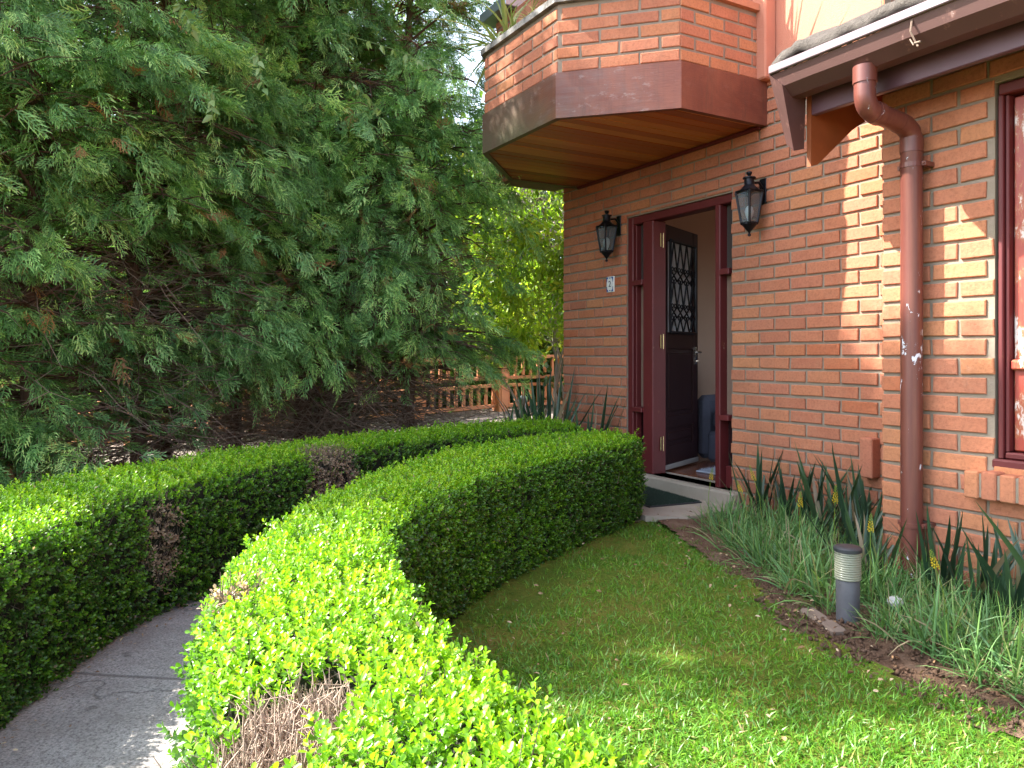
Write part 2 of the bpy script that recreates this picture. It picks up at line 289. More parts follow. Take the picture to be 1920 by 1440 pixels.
class MB:
    def __init__(s): s.v = []; s.f = []; s.mi = []; s.t = []
    def add(s, verts, faces, mi=0, tint=.5):
        b = len(s.v); s.v.extend([tuple(p) for p in verts])
        for f in faces: s.f.append(tuple(i + b for i in f)); s.mi.append(mi); s.t.append(tint)
    def box(s, x0, x1, y0, y1, z0, z1, mi=0, tint=.5, b=0.0, M4=None):
        if b <= 0:
            vs = [(x, y, z) for x in (x0, x1) for y in (y0, y1) for z in (z0, z1)]
            fs = [(0, 1, 3, 2), (4, 6, 7, 5), (0, 4, 5, 1), (2, 3, 7, 6), (0, 2, 6, 4), (1, 5, 7, 3)]
        else:
            bm_v = []; idx = {}
            X = (x0, x1); Y = (y0, y1); Z = (z0, z1); sg = (1, -1)
            for i in (0, 1):
                for j in (0, 1):
                    for q in (0, 1):
                        px, py, pz = X[i], Y[j], Z[q]; dx, dy, dz = b * sg[i], b * sg[j], b * sg[q]
                        idx[i, j, q, 0] = len(bm_v); bm_v.append((px, py + dy, pz + dz))
                        idx[i, j, q, 1] = len(bm_v); bm_v.append((px + dx, py, pz + dz))
                        idx[i, j, q, 2] = len(bm_v); bm_v.append((px + dx, py + dy, pz))
            vs = bm_v; fs = []
            for a in (0, 1):
                fs.append((idx[a, 0, 0, 0], idx[a, 1, 0, 0], idx[a, 1, 1, 0], idx[a, 0, 1, 0]))
                fs.append((idx[0, a, 0, 1], idx[1, a, 0, 1], idx[1, a, 1, 1], idx[0, a, 1, 1]))
                fs.append((idx[0, 0, a, 2], idx[1, 0, a, 2], idx[1, 1, a, 2], idx[0, 1, a, 2]))
                for c in (0, 1):
                    fs.append((idx[a, c, 0, 0], idx[a, c, 1, 0], idx[a, c, 1, 1], idx[a, c, 0, 1]))
                    fs.append((idx[a, 0, c, 0], idx[a, 1, c, 0], idx[a, 1, c, 2], idx[a, 0, c, 2]))
                    fs.append((idx[0, a, c, 1], idx[1, a, c, 1], idx[1, a, c, 2], idx[0, a, c, 2]))
                    for d in (0, 1): fs.append((idx[a, c, d, 0], idx[a, c, d, 1], idx[a, c, d, 2]))
        if M4 is not None: vs = [tuple(M4 @ Vector(p)) for p in vs]
        s.add(vs, fs, mi, tint)
    def tube(s, pts, rad, n=8, mi=0, tint=.5, cap=True):
        pts = [Vector(p) for p in pts]; N = len(pts)
        rads = rad if hasattr(rad, '__len__') else [rad] * N
        d0 = (pts[1] - pts[0]).normalized()
        up = Vector((0, 0, 1)) if abs(d0.z) < .9 else Vector((1, 0, 0))
        x = d0.cross(up).normalized(); vs = []
        for i in range(N):
            d = (pts[min(i + 1, N - 1)] - pts[max(i - 1, 0)]).normalized()
            x = (x - d * x.dot(d)).normalized(); y = d.cross(x)
            for j in range(n):
                a = 2 * math.pi * j / n
                vs.append(pts[i] + (x * math.cos(a) + y * math.sin(a)) * rads[i])
        fs = [(i * n + j, i * n + (j + 1) % n, (i + 1) * n + (j + 1) % n, (i + 1) * n + j) for i in range(N - 1) for j in range(n)]
        if cap: fs += [tuple(range(n - 1, -1, -1)), tuple((N - 1) * n + j for j in range(n))]
        s.add(vs, fs, mi, tint)
    def lathe(s, prof, n=24, c=(0, 0, 0), mi=0, ang0=0, squash=None):
        vs = []
        for r, z in prof:
            for j in range(n):
                a = ang0 + 2 * math.pi * j / n
                vs.append((c[0] + r * math.cos(a), c[1] + r * math.sin(a), c[2] + z))
        N = len(prof)
        fs = [(i * n + j, i * n + (j + 1) % n, (i + 1) * n + (j + 1) % n, (i + 1) * n + j) for i in range(N - 1) for j in range(n)]
        fs += [tuple(range(n - 1, -1, -1)), tuple((N - 1) * n + j for j in range(n))]
        s.add(vs, fs, mi)
    def prism(s, poly, z0, z1, mi=0):
        n = len(poly)
        vs = [(x, y, z0) for x, y in poly] + [(x, y, z1) for x, y in poly]
        fs = [tuple(range(n - 1, -1, -1)), tuple(range(n, 2 * n))] + [(i, (i + 1) % n, n + (i + 1) % n, n + i) for i in range(n)]
        s.add(vs, fs, mi)
    def build(s, name, mats, parent=None, smooth=False):
        me = bpy.data.meshes.new(name); me.from_pydata(s.v, [], s.f)
        for m in (mats if isinstance(mats, (list, tuple)) else [mats]): me.materials.append(m)
        me.polygons.foreach_set('material_index', s.mi)
        a = me.attributes.new('tint', 'FLOAT', 'FACE'); a.data.foreach_set('value', s.t)
        if smooth:
            me.polygons.foreach_set('use_smooth', [True] * len(s.f)); me.set_sharp_from_angle(angle=R_(40))
        me.update(); return link(name, me, parent)

def np_mesh(name, V, F, mats, tint=None, mi=None, smooth=False):
    V = np.ascontiguousarray(V, dtype=np.float32); F = np.ascontiguousarray(F, dtype=np.int32)
    k = F.shape[1]; nf = len(F)
    me = bpy.data.meshes.new(name)
    me.vertices.add(len(V)); me.vertices.foreach_set('co', V.ravel())
    me.loops.add(nf * k); me.loops.foreach_set('vertex_index', F.ravel())
    me.polygons.add(nf); me.polygons.foreach_set('loop_start', np.arange(0, nf * k, k, dtype=np.int32))
    for m in (mats if isinstance(mats, (list, tuple)) else [mats]): me.materials.append(m)
    if mi is not None: me.polygons.foreach_set('material_index', np.ascontiguousarray(mi, dtype=np.int32))
    if tint is not None:
        a = me.attributes.new('tint', 'FLOAT', 'FACE'); a.data.foreach_set('value', np.ascontiguousarray(tint, dtype=np.float32))
    if smooth: me.polygons.foreach_set('use_smooth', np.ones(nf, dtype=bool))
    me.update(calc_edges=True); return me
def unit(a): return a / np.maximum(np.linalg.norm(a, axis=-1, keepdims=True), 1e-9)
def frames(d, n):
    d = unit(d); x = unit(np.cross(d, n)); z = np.cross(x, d)
    return np.stack([x, d, z], axis=2)
def scatter(tv, tf, pos, R, sc):
    sc = np.asarray(sc, dtype=float)
    if sc.ndim == 1: sc = sc[:, None]
    loc = tv[None, :, :] * sc[:, None, :]
    V = np.einsum('nij,ntj->nti', R, loc) + pos[:, None, :]
    F = tf[None, :, :] + (np.arange(len(pos)) * len(tv))[:, None, None]
    return V.reshape(-1, 3), F.reshape(-1, tf.shape[1])
def vnoise(p, scale, seed=0):
    p = np.asarray(p) * scale
    i = np.floor(p).astype(np.int64); f = p - i; f = f * f * (3 - 2 * f)
    def h(ix, iy, iz):
        n = (ix * 374761393 + iy * 668265263 + iz * 1274126177 + seed * 144665) & 0x7fffffff
        n = ((n ^ (n >> 13)) * 1103515245) & 0x7fffffff
        return ((n ^ (n >> 16)) & 0xffff) / 65535.0
    if p.shape[1] == 2:
        i = np.c_[i, np.zeros(len(i), dtype=np.int64)]; f = np.c_[f, np.zeros(len(f))]
    r = 0
    for a in (0, 1):
        for b in (0, 1):
            for c in (0, 1):
                wgt = (f[:, 0] if a else 1 - f[:, 0]) * (f[:, 1] if b else 1 - f[:, 1]) * (f[:, 2] if c else 1 - f[:, 2])
                r = r + wgt * h(i[:, 0] + a, i[:, 1] + b, i[:, 2] + c)
    return r
def fbm(p, scale, oct=4, seed=0):
    r = 0; a = .5
    for o in range(oct): r = r + a * vnoise(p, scale * 2 ** o, seed + o); a *= .5
    return r
def in_poly(P, poly):
    x, y = P[:, 0], P[:, 1]; ins = np.zeros(len(P), bool); n = len(poly)
    for i in range(n):
        x0, y0 = poly[i]; x1, y1 = poly[(i + 1) % n]
        c = ((y0 > y) != (y1 > y)) & (x < (x1 - x0) * (y - y0) / ((y1 - y0) or 1e-9) + x0); ins ^= c
    return ins
def resample(pts, n):
    P = np.array(pts, float); d = np.r_[0, np.cumsum(np.linalg.norm(np.diff(P, axis=0), axis=1))]
    t = np.linspace(0, d[-1], n)
    Q = np.stack([np.interp(t, d, P[:, i]) for i in range(P.shape[1])], 1)
    for _ in range(3): Q[1:-1] = (Q[:-2] + 2 * Q[1:-1] + Q[2:]) / 4
    return Q

# ------------------------------------------------------------------ bricks
CH, BL, JT = .0865, .2557, .0165
def brick_wall(mb, O, U, N, length, z0, z1, holes=(), seed=0, phase=0, proud=.0115, mortar=True, datum=1.1):
    """stretcher bond of single bricks standing proud of a mortar sheet; O origin (z ignored), U along, N outward"""
    rnd = random.Random(seed); O = Vector(O); U = Vector(U).normalized(); N = Vector(N).normalized()
    P = lambda a, z, n: Vector((O.x + U.x * a + N.x * n, O.y + U.y * a + N.y * n, z + N.z * n))
    def sub(iv, a, b):
        out = []
        for p, q in iv:
            if b <= p or a >= q: out.append((p, q)); continue
            if a > p: out.append((p, a))
            if b < q: out.append((b, q))
        return out
    def brick(a0, a1, q0, q1):
        if a1 - a0 < .025 or q1 - q0 < .018: return
        t = rnd.random(); e = .0045
        j = lambda: rnd.uniform(-.0028, .0028)
        pr = proud + rnd.uniform(-.0025, .0025)
        c = [(a0 + j(), q0 + j()), (a1 + j(), q0 + j()), (a1 + j(), q1 + j()), (a0 + j(), q1 + j())]
        s = [(e, e), (-e, e), (-e, -e), (e, -e)]
        vs = [P(a, z, -.004) for a, z in c] + [P(a, z, pr - e * .8) for a, z in c] + [P(c[i][0] + s[i][0], c[i][1] + s[i][1], pr + rnd.uniform(-.0008, .0008)) for i in range(4)]
        fs = [(8, 9, 10, 11)] + [(4 + i, 4 + (i + 1) % 4, 8 + (i + 1) % 4, 8 + i) for i in range(4)] + [(i, (i + 1) % 4, 4 + (i + 1) % 4, 4 + i) for i in range(4)]
        mb.add(vs, fs, 0, t)
    r0 = math.floor((z0 - datum) / CH); r1 = math.ceil((z1 - datum) / CH)
    for r in range(r0, r1):
        za, zb = datum + r * CH + JT * .35, datum + (r + 1) * CH - JT * .65
        za, zb = max(za, z0), min(zb, z1)
        if zb - za < .02: continue
        st = (-(BL + 0) if (r % 2 == 0) else -BL / 2) + phase
        a = st
        while a < length:
            p0, p1 = max(a, 0), min(a + BL - JT, length)
            a += BL
            if p1 - p0 < .02: continue
            iv = [(p0, p1)]
            for (h0, h1, hz0, hz1) in holes:
                if hz0 < zb and hz1 > za:
                    iv = sub(iv, h0, h1)
                    if hz0 > za + .02 or hz1 < zb - .02:
                        c0, c1 = max(p0, h0), min(p1, h1)
                        if c1 > c0:
                            if hz1 < zb: brick(c0, c1, hz1 + .01, zb)
                            if hz0 > za: brick(c0, c1, za, hz0 - .004)
            for p, q in iv: brick(p, q, za, zb)
    if mortar:
        xs = sorted({0, length, *[h for q in holes for h in q[:2]]}); zs = sorted({z0, z1, *[h for q in holes for h in q[2:]]})
        xs = [x for x in xs if 0 <= x <= length]; zs = [z for z in zs if z0 <= z <= z1]
        for i in range(len(xs) - 1):
            for q in range(len(zs) - 1):
                cx, cz = (xs[i] + xs[i + 1]) / 2, (zs[q] + zs[q + 1]) / 2
                if any(h[0] < cx < h[1] and h[2] < cz < h[3] for h in holes): continue
                mb.add([P(xs[i], zs[q], 0), P(xs[i + 1], zs[q], 0), P(xs[i + 1], zs[q + 1], 0), P(xs[i], zs[q + 1], 0)], [(0, 1, 2, 3)], 1)
        for (h0, h1, hz0, hz1) in holes:
            d = -.15
            for (a, z, b, y) in ((h0, hz0, h0, hz1), (h1, hz0, h1, hz1), (h0, hz1, h1, hz1), (h0, hz0, h1, hz0)):
                mb.add([P(a, z, 0), P(b, y, 0), P(b, y, d), P(a, z, d)], [(0, 1, 2, 3)], 1)

# ------------------------------------------------------------------ ground, lawn, path, soil
D1, D2 = 4.0727, 3.478
HR = [(.9, .68), (-.3, .67), (-.86, .675), (-1.1, .646), (-1.35, .647), (-1.59, .683), (-1.91, .732), (-2.145, .786), (-2.547, 1.016), (-2.912, 1.375), (-3.264, 1.828), (-3.679, 2.594), (-4.043, 3.307)]
HL = [(.9, .10), (-.3, .10), (-1.10, .135), (-1.57, .21), (-1.88, .265), (-2.37, .43), (-2.94, .79), (-3.62, 1.36), (-4.17, 2.02), (-4.45, 2.72), (-4.53, 3.25)]
LF = [(-.9, -1.12), (-1.6, -.75), (-2.2, -.44), (-2.70, -.19), (-2.97, -.06), (-3.32, .12), (-3.56, .32), (-3.8, .60), (-4.15, 1.02), (-4.52, 1.6), (-4.82, 2.3), (-5.0, 3.0), (-5.08, 3.55)]

def grid_mesh(name, x0, x1, y0, y1, step, zf, mat, poly=None, kind='structure'):
    xs = np.arange(x0, x1 + step / 2, step); ys = np.arange(y0, y1 + step / 2, step)
    X, Y = np.meshgrid(xs, ys, indexing='ij'); P = np.c_[X.ravel(), Y.ravel()]
    V = np.c_[P, zf(P)]
    nx, ny = len(xs), len(ys)
    i, j = np.meshgrid(np.arange(nx - 1), np.arange(ny - 1), indexing='ij')
    a = (i * ny + j).ravel(); F = np.c_[a, a + ny, a + ny + 1, a + 1]
    if poly is not None:
        c = P[F].mean(1); F = F[in_poly(c, poly)]
        u = np.unique(F); mp = -np.ones(len(V), int); mp[u] = np.arange(len(u)); V = V[u]; F = mp[F]
    return struct(link(name, np_mesh(name, V, F, mat, np.full(len(F), .5), smooth=True)), kind)
def gz(P):
    d = -P[:, 0] * .8691 + P[:, 1] * .4945
    far = np.clip((d - 8.5) / 4, 0, 1)
    return -.012 - .25 * far * 0
mb = MB(); mb.add([(-150, -150, -.02), (150, -150, -.02), (150, 150, -.02), (-150, 150, -.02)], [(0, 1, 2, 3)])
struct(mb.build('ground', M['soil']))
LAWN = HR[::-1][:-1] + [(.9, .68), (2.5, .4), (2.5, 2.55), (.3, 2.5), (-1.0, 2.45), (-1.5, 2.43), (-1.83, 2.485), (-2.16, 2.6), (-2.55, 2.79), (-3.14, 3.12), (-3.70, 3.42), (-3.95, 3.40)]
lawn_z = lambda P: .012 + .05 * (fbm(P, 1.6, 4, 3) - .5) + .02 * (fbm(P, 9, 3, 8) - .5)
grid_mesh('lawn', -4.3, 2.5, .4, 3.6, .04, lawn_z, M['moss'], LAWN)
grid_mesh('soil', -4.1, 2.5, 2.2, 4.3, .03, lambda P: .0 + .07 * (fbm(P, 5, 5, 5) - .5) + .03 * np.clip((P[:, 1] - 2.6), 0, 1), M['soil'],
          [(-3.97, 3.34), (-3.14, 3.0), (-2.55, 2.66), (-2.16, 2.5), (-1.83, 2.38), (-1.5, 2.33), (-1, 2.34), (2.5, 2.4), (2.5, 4.2), (-4.0, 4.2)])
PATH = [(-.9, -1.3), (-2.3, -.62)] + [(x - .1, y - .05) for x, y in LF[3:]] + [(-5.2, 4.1), (-4.2, 4.1)] + [(x + .1, y) for x, y in HL[::-1]] + [(1.5, .2), (1.5, -1.6)]
grid_mesh('path', -5.6, 1.5, -1.6, 4.1, .06, lambda P: .004 + .012 * (fbm(P, 3, 3, 2) - .5), M['path'], PATH)
mb = MB(); mb.prism([(-5.2, 4.15), (-5.2, 3.62), (-4.6, 3.42), (-3.98, 3.28), (-3.82, 3.5), (-3.86, 4.15)], -.05, .045)
struct(mb.build('landing_slab', M['slab']))
mb = MB(); mb.box(-5.19, -3.9, 3.99, 4.30, -.02, .14, b=.012)
struct(mb.build('doorstep', M['slab']))
# patio beyond the trees
def cpt(u, Z, z=0):
    r = Z * (u - 960) / 1442
    return (-.8691 * Z + .4945 * r, .4945 * Z + .8691 * r, z)
mb = MB()
f0 = [cpt(-500, 6.2), cpt(0, 6.8), cpt(250, 7.1), cpt(450, 7.6), cpt(640, 8.0), cpt(800, 8.4), cpt(1000, 8.9)]
f1 = [cpt(-500, 7.0), cpt(0, 7.5), cpt(250, 8.1), cpt(500, 8.95), cpt(780, 9.95), cpt(938, 10.75), cpt(1080, 11.3)]
zf0 = [.12] * 4 + [.16, .2, .24]; zf1 = [.14, .15, .19, .24, .33, .38, .40]
n = 7
vs = [(p[0], p[1], z) for p, z in zip(f0, zf0)] + [(p[0], p[1], z) for p, z in zip(f1, zf1)] + [(p[0], p[1], -.1) for p in f0] + [(p[0], p[1], -1.5) for p in f1]
fs = [(i, i + 1, n + i + 1, n + i) for i in range(n - 1)] + [(i, i + 1, 2 * n + i + 1, 2 * n + i) for i in range(n - 1)] + [(n + i, n + i + 1, 3 * n + i + 1, 3 * n + i) for i in range(n - 1)]
mb.add(vs, fs); struct(mb.build('patio', M['patio']))

# ------------------------------------------------------------------ the house
house = tag(empty('brick_house', (-3.7, 4.07, 0)), 'orange brick house with projecting timber-banded balcony and open dark red front door', 'house')
house.matrix_world = Matrix.Translation((0, 0, 0)); house.location = (0, 0, 0)
XL = -6.148
def ax(x): return x - XL
DOOR = (ax(-5.19), ax(-3.985), .14, 2.27)
mb = MB(); brick_wall(mb, (XL, D1, 0), (1, 0, 0), (0, -1, 0), 3.9, -.08, 3.05, [DOOR], 1)
mb.add([(-6.148, 4.0727, 3.05), (3, 4.0727, 3.05), (3, 4.0727, -.1), (-2.25, 4.0727, -.1), (-2.25, 4.0727, 3.05)], [(1, 2, 3, 4)], 1)
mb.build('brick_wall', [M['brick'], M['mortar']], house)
mb = MB(); brick_wall(mb, (XL, 7.0, 0), (0, -1, 0), (-1, 0, 0), 7.0 - D1, -.08, 3.05, [], 7)
mb.build('brick_wall', [M['brick'], M['mortar']], house)
WIN = (-1.868 + 2.396, 1.5 + 2.396, .63, 2.285)
mb = MB(); brick_wall(mb, (-2.396, D2, 0), (1, 0, 0), (0, -1, 0), 5.2, -.08, 2.62, [WIN], 3)
brick_wall(mb, (-2.396, D1 - .02, 0), (0, -1, 0), (-1, 0, 0), D1 - D2 - .02, -.08, 2.9, [], 4)
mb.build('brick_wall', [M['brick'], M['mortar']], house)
mb = MB(); mb.box(-6.148, 3.2, 4.085, 4.25, 3.05, 6.2); mb.box(-6.148, -5.95, 4.25, 8, 3.05, 6.2)
mb.box(-3.72, -3.60, 3.98, 4.085, 2.95, 6.2, b=.01)
mb.build('stucco_wall', M['stucco'], house)
mb = MB()
mb.box(-2.905, -2.822, D1 - .085, D1 - .004, .395, .625, tint=.6, b=.006)
mb.build('brick_stub', M['brick'], house)
# balcony
bal = empty('balcony'); bal.parent = house
OCT = [(-3.68, 4.06), (-3.68, 3.31), (-4.235, 2.755), (-5.235, 2.745), (-5.9, 3.34), (-5.9, 4.06)]
mb = MB(); fas = []
def seg(i):
    p, q = Vector((*OCT[i], 0)), Vector((*OCT[i + 1], 0)); d = (q - p); L = d.length; d.normalize()
    return p, q, d, L
ctr = Vector((-4.8, 4.06, 0))
for i in range(5):
    p, q, d, L = seg(i); nrm = Vector((-d.y, d.x, 0))
    if nrm.dot((p + q) / 2 - ctr) < 0: nrm = -nrm
    # run left to right as seen from outside
    brick_wall(mb, q, -d, nrm, L, 2.95, 3.405, [], 20 + i, phase=.03 * i, proud=.008, datum=2.955)
    f = MB(); o = nrm * .022
    a, b = p + o, q + o
    ex = .009
    f.add([(a.x + d.x * -ex, a.y + d.y * -ex, 2.655), (b.x + d.x * ex, b.y + d.y * ex, 2.655), (b.x + d.x * ex, b.y + d.y * ex, 2.952), (a.x - d.x * ex, a.y - d.y * ex, 2.952),
           (p.x - nrm.x * .02, p.y - nrm.y * .02, 2.655), (q.x - nrm.x * .02, q.y - nrm.y * .02, 2.655), (q.x - nrm.x * .02, q.y - nrm.y * .02, 2.952), (p.x - nrm.x * .02, p.y - nrm.y * .02, 2.952)],
          [(0, 1, 2, 3), (4, 5, 6, 7), (0, 1, 5, 4), (3, 2, 6, 7), (0, 3, 7, 4), (1, 2, 6, 5)])
    f.build('fascia', M['fascia'], bal)
    c = MB(); w0, w1 = .035, -.14
    a0, b0, a1, b1 = p + nrm * w0, q + nrm * w0, p + nrm * w1, q + nrm * w1
    e0, e1 = d * (.014 if i > 0 else 0), d * (.014 if i < 4 else 0)
    c.add([(*(a0 - e0).xy, 3.408), (*(b0 + e1).xy, 3.408), (*(b1 - e1 * 4).xy, 3.408), (*(a1 + e0 * 4).xy, 3.408), (*(a0 - e0).xy, 3.452), (*(b0 + e1).xy, 3.452), (*(b1 - e1 * 4).xy, 3.452), (*(a1 + e0 * 4).xy, 3.452)],
          [(0, 1, 2, 3), (4, 5, 6, 7), (0, 1, 5, 4), (1, 2, 6, 5), (2, 3, 7, 6), (3, 0, 4, 7)])
    c.build('coping', M['coping_tile'] if i == 0 else M['coping'], bal)
mb.add([(x, y, 3.0) for x, y in [(a * .98 - .1, b + .1) for a, b in OCT]], [tuple(range(6))], 1)
mb.build('parapet', [M['brick'], M['mortar']], bal)
mb = MB(); x = -5.885; rnd = random.Random(4)
def oct_y(x):
    y = 4.06
    for i in range(5):
        (x0, y0), (x1, y1) = OCT[i], OCT[i + 1]
        lo, hi = min(x0, x1), max(x0, x1)
        if hi - lo > 1e-6 and lo <= x <= hi: y = min(y, y0 + (y1 - y0) * (x - x0) / (x1 - x0))
    return y
while x < -3.7:
    xa, xb = x, min(x + .083, -3.69); t = rnd.random()
    ya, yb = oct_y(xa) + .012, oct_y(xb) + .012; z = 2.668 + rnd.uniform(0, .003)
    mb.add([(xa, ya, z), (xb, yb, z), (xb, 4.06, z), (xa, 4.06, z), (xa, ya, z + .02), (xb, yb, z + .02), (xb, 4.06, z + .02), (xa, 4.06, z + .02)],
           [(0, 1, 2, 3), (4, 5, 6, 7), (0, 1, 5, 4), (1, 2, 6, 5), (2, 3, 7, 6), (3, 0, 4, 7)], 0, t)
    x += .093
mb.build('soffit', M['plank'], bal)
mb = MB(); mb.box(-5.88, -3.70, 4.035, 4.06, 2.64, 2.667, b=.005); mb.build('moulding', M['red_paint'], bal)
# raised planter wall on the balcony, with a metal cap
mb = MB(); brick_wall(mb, (-6.3, 3.42, 0), (1, 0, 0), (0, -1, 0), 1.15, 2.7, 4.20, [], 31, proud=.008)
mb.box(-6.3, -5.15, 3.425, 4.06, 2.7, 4.19, 1); mb.build('planter_wall', [M['brick'], M['mortar']], bal)
mb = MB(); mb.box(-6.42, -5.92, 3.30, 4.1, 4.205, 4.30, b=.006); mb.build('metal_cap', M['metal_grey'], bal)
mb = MB(); mb.box(-5.915, -4.0, 3.36, 4.0, 3.45, 4.12, b=.02); mb.build('planter_trough', M['stucco'], bal)

# door frame and sidelights (part > sub-part)
FY0, FY1 = 4.105, 4.20
mb = MB()
mb.box(-5.19, -5.122, FY0 - .02, FY1, .14, 2.27, b=.006)
mb.box(-4.985, -4.86, FY0 - .025, FY1 + .02, .14, 2.205, b=.006)
mb.box(-4.165, -4.115, FY0 - .025, FY1 + .02, .14, 2.205, b=.006)
mb.box(-4.018, -3.987, FY0 - .005, FY1, .14, 2.205, b=.005)
mb.box(-5.122, -3.987, FY0 - .02, FY1, 2.205, 2.268, b=.006)
mb.box(-5.11, -5.092, FY0 - .004, FY0 + .05, .14, 2.20, b=.003)
dfm = mb.build('door_frame', M['red_paint'], house)
for (xa, xb) in ((-5.122, -4.985), (-4.115, -4.018)):
    mb = MB()
    sl = empty('sidelight'); sl.parent = house
    for y0_, za, zb in ((-.035, 1.69, 1.735), (-.04, .635, .675), (.03, .14, .30)):
        mb = MB(); mb.box(xa + .002, xb - .002, FY0 + y0_, FY1 - .02, za, zb, b=.005); mb.build('rail', M['red_paint'], sl)
    k_ = MB(); k_.box(xa + .003, xb - .003, FY0 + .045, FY0 + .051, 1.737, 2.203); k_.build('pane', M['dark_glass'], sl)
    k_ = MB(); k_.box(xa + .003, xb - .003, FY0 + .06, FY0 + .066, .302, .633); k_.build('panel', M['door_wood'], sl)
    k_ = MB(); k_.box(xa + .003, xb - .003, FY0 + .045, FY0 + .051, .677, 1.688)
    k_.build('panel', simple('brown_pane_reflection', (.17, .115, .085), .5, 0, .3, 5), sl)  # glass section; its brown reflection is painted as the base colour
# door leaf, open inwards
door = empty('door', (-4.872, 4.19, 0)); door.parent = house
LW, LH = .75, 2.04; z0 = .155
ang = math.atan2(.70, -.32)
door.rotation_euler = (0, 0, ang)
mb = MB()     # local x along the leaf, local y = thickness (negative y faces the camera side)
T0, T1 = 0.0, .04
mb.box(0, .11, T0, T1, z0, z0 + LH, b=.004); mb.box(LW - .11, LW, T0, T1, z0, z0 + LH, b=.004)
mb.box(.11, LW - .11, T0, T1, z0, z0 + .20, b=.004); mb.box(.11, LW - .11, T0, T1, z0 + LH - .13, z0 + LH, b=.004)
mb.box(.11, LW - .11, T0, T1, 1.16, 1.30, b=.004); mb.box(.11, LW - .11, T0, T1, .50, .60, b=.004)
mb.box(.112, LW - .112, T0 + .012, T1 - .012, z0 + .2, .50); mb.box(.112, LW - .112, T0 + .012, T1 - .012, .60, 1.16)
for za, zb in ((z0 + .235, .465), (.635, 1.125)):
    mb.box(.15, LW - .15, T0 + .003, T1 - .003, za, zb, b=.008)
leaf = mb.build('leaf', M['door_wood'], door)
mb = MB(); mb.box(-.007, -.001, T0 + .001, T1 - .001, z0 + .001, z0 + LH - .001); mb.build('hinge_stile', M['door_red'], door)
mb = MB(); mb.box(.112, LW - .112, T0 + .016, T0 + .022, 1.302, z0 + LH - .132); mb.build('pane', M['frosted'], door)
def grille(yc):
    g = MB(); xa, xb, za, zb = .10, LW - .12, 1.30, z0 + LH - .13; w = .007
    def bar(p, q, w=.007):
        g.tube([(p[0], yc, p[1]), (q[0], yc, q[1])], w, 5)
    for (p, q) in (((xa, za), (xb, za)), ((xb, za), (xb, zb)), ((xb, zb), (xa, zb)), ((xa, zb), (xa, za))): bar(p, q, .012)
    n = 4; wx = (xb - xa) / n; bands = [za + .22 * (zb - za), za + .62 * (zb - za)]
    for i in range(n):
        for s0, s1 in ((za, bands[0] - .045), (bands[0] + .045, bands[1] - .045), (bands[1] + .045, zb)):
            bar((xa + i * wx, s0), (xa + (i + .5) * wx, s1)); bar((xa + (i + 1) * wx, s0), (xa + (i + .5) * wx, s1))
        for b in bands:
            bar((xa + i * wx, b - .045), (xa + (i + 1) * wx, b + .045)); bar((xa + (i + 1) * wx, b - .045), (xa + i * wx, b + .045))
            for sgn in (-1, 1):
                for side in (-1, 1):
                    cx = xa + (i + .5) * wx + side * .026; cz = b + sgn * .05
                    pts = [(cx + .022 * math.cos(t) * (1 - t / 14), yc, cz + .022 * math.sin(t) * (1 - t / 14)) for t in np.linspace(0, 6, 12)]
                    g.tube(pts, .005, 4)
    return g.build('grille', M['black_iron'], door)
grille(-.028); grille(T1 + .05)
for zc in (2.05, 1.22, .385):
    mb = MB(); mb.box(-.042, -.003, -.004, -.001, zc - .055, zc + .055, b=.001); mb.box(.001, .038, -.004, -.001, zc - .055, zc + .055, b=.001)
    mb.tube([(-.001, -.008, zc - .06), (-.001, -.008, zc + .06)], .006, 8)
    for sx in (-.022, .02):
        for dz in (-.035, .035): mb.tube([(sx, -.006, zc + dz), (sx, -.003, zc + dz)], .004, 6)
    mb.build('hinge', M['brass'], door)
mb = MB(); hz = 1.135
mb.box(LW - .075, LW - .035, -.006, 0, hz - .11, hz + .05, b=.002)
mb.tube([(LW - .055, -.004, hz), (LW - .055, -.05, hz), (LW - .16, -.055, hz + .002)], .009, 8); mb.tube([(LW - .055, T1 + .004, hz), (LW - .055, T1 + .05, hz), (LW - .16, T1 + .055, hz)], .009, 8)
mb.lathe([(.006, 0), (.018, .004), (.018, .012), (.008, .016)], 12, (LW - .055, -.012, hz - .085))
mb.build('handle', M['chrome'], door, True)
mb = MB(); mb.box(.01, LW - .01, -.012, -.001, z0 + .004, z0 + .045, b=.004); mb.build('weather_strip', simple('grey_aluminium', (.45, .44, .43), .4, .6, .1, 10), door)
# interior shell
mb = MB(); mb.box(-6.1, -2.3, 4.31, 8.6, .10, .14); mb.build('floor', M['floorwood'], house)
mb = MB()
mb.box(-6.14, -6.0, 4.26, 8.6, .14, 2.72); mb.box(-2.4, -2.25, 4.26, 5.7, .14, 2.72); mb.box(-2.4, -2.25, 7.9, 8.6, .14, 2.72); mb.box(-2.4, -2.25, 5.7, 7.9, 2.4, 2.72)  # gap in the unseen side wall added so daylight brightens the room
mb.box(-6.0, -5.7, 8.5, 8.6, .14, 2.72); mb.box(-3.2, -2.4, 8.5, 8.6, .14, 2.72); mb.box(-5.7, -3.2, 8.5, 8.6, 2.45, 2.72); mb.box(-5.7, -3.2, 8.5, 8.6, .14, .5)  # unseen back wall, its opening added to let sky light in
mb.box(-6.0, -5.2, 4.245, 4.30, .14, 2.72); mb.box(-3.98, -2.4, 4.245, 4.30, .14, 2.72); mb.box(-5.2, -3.98, 4.245, 4.30, 2.28, 2.72)
mb.build('interior_wall', M['plaster'], house)
mb = MB(); mb.box(-6.14, -2.25, 4.26, 8.6, 2.72, 2.8); mb.build('ceiling', M['plaster'], house)

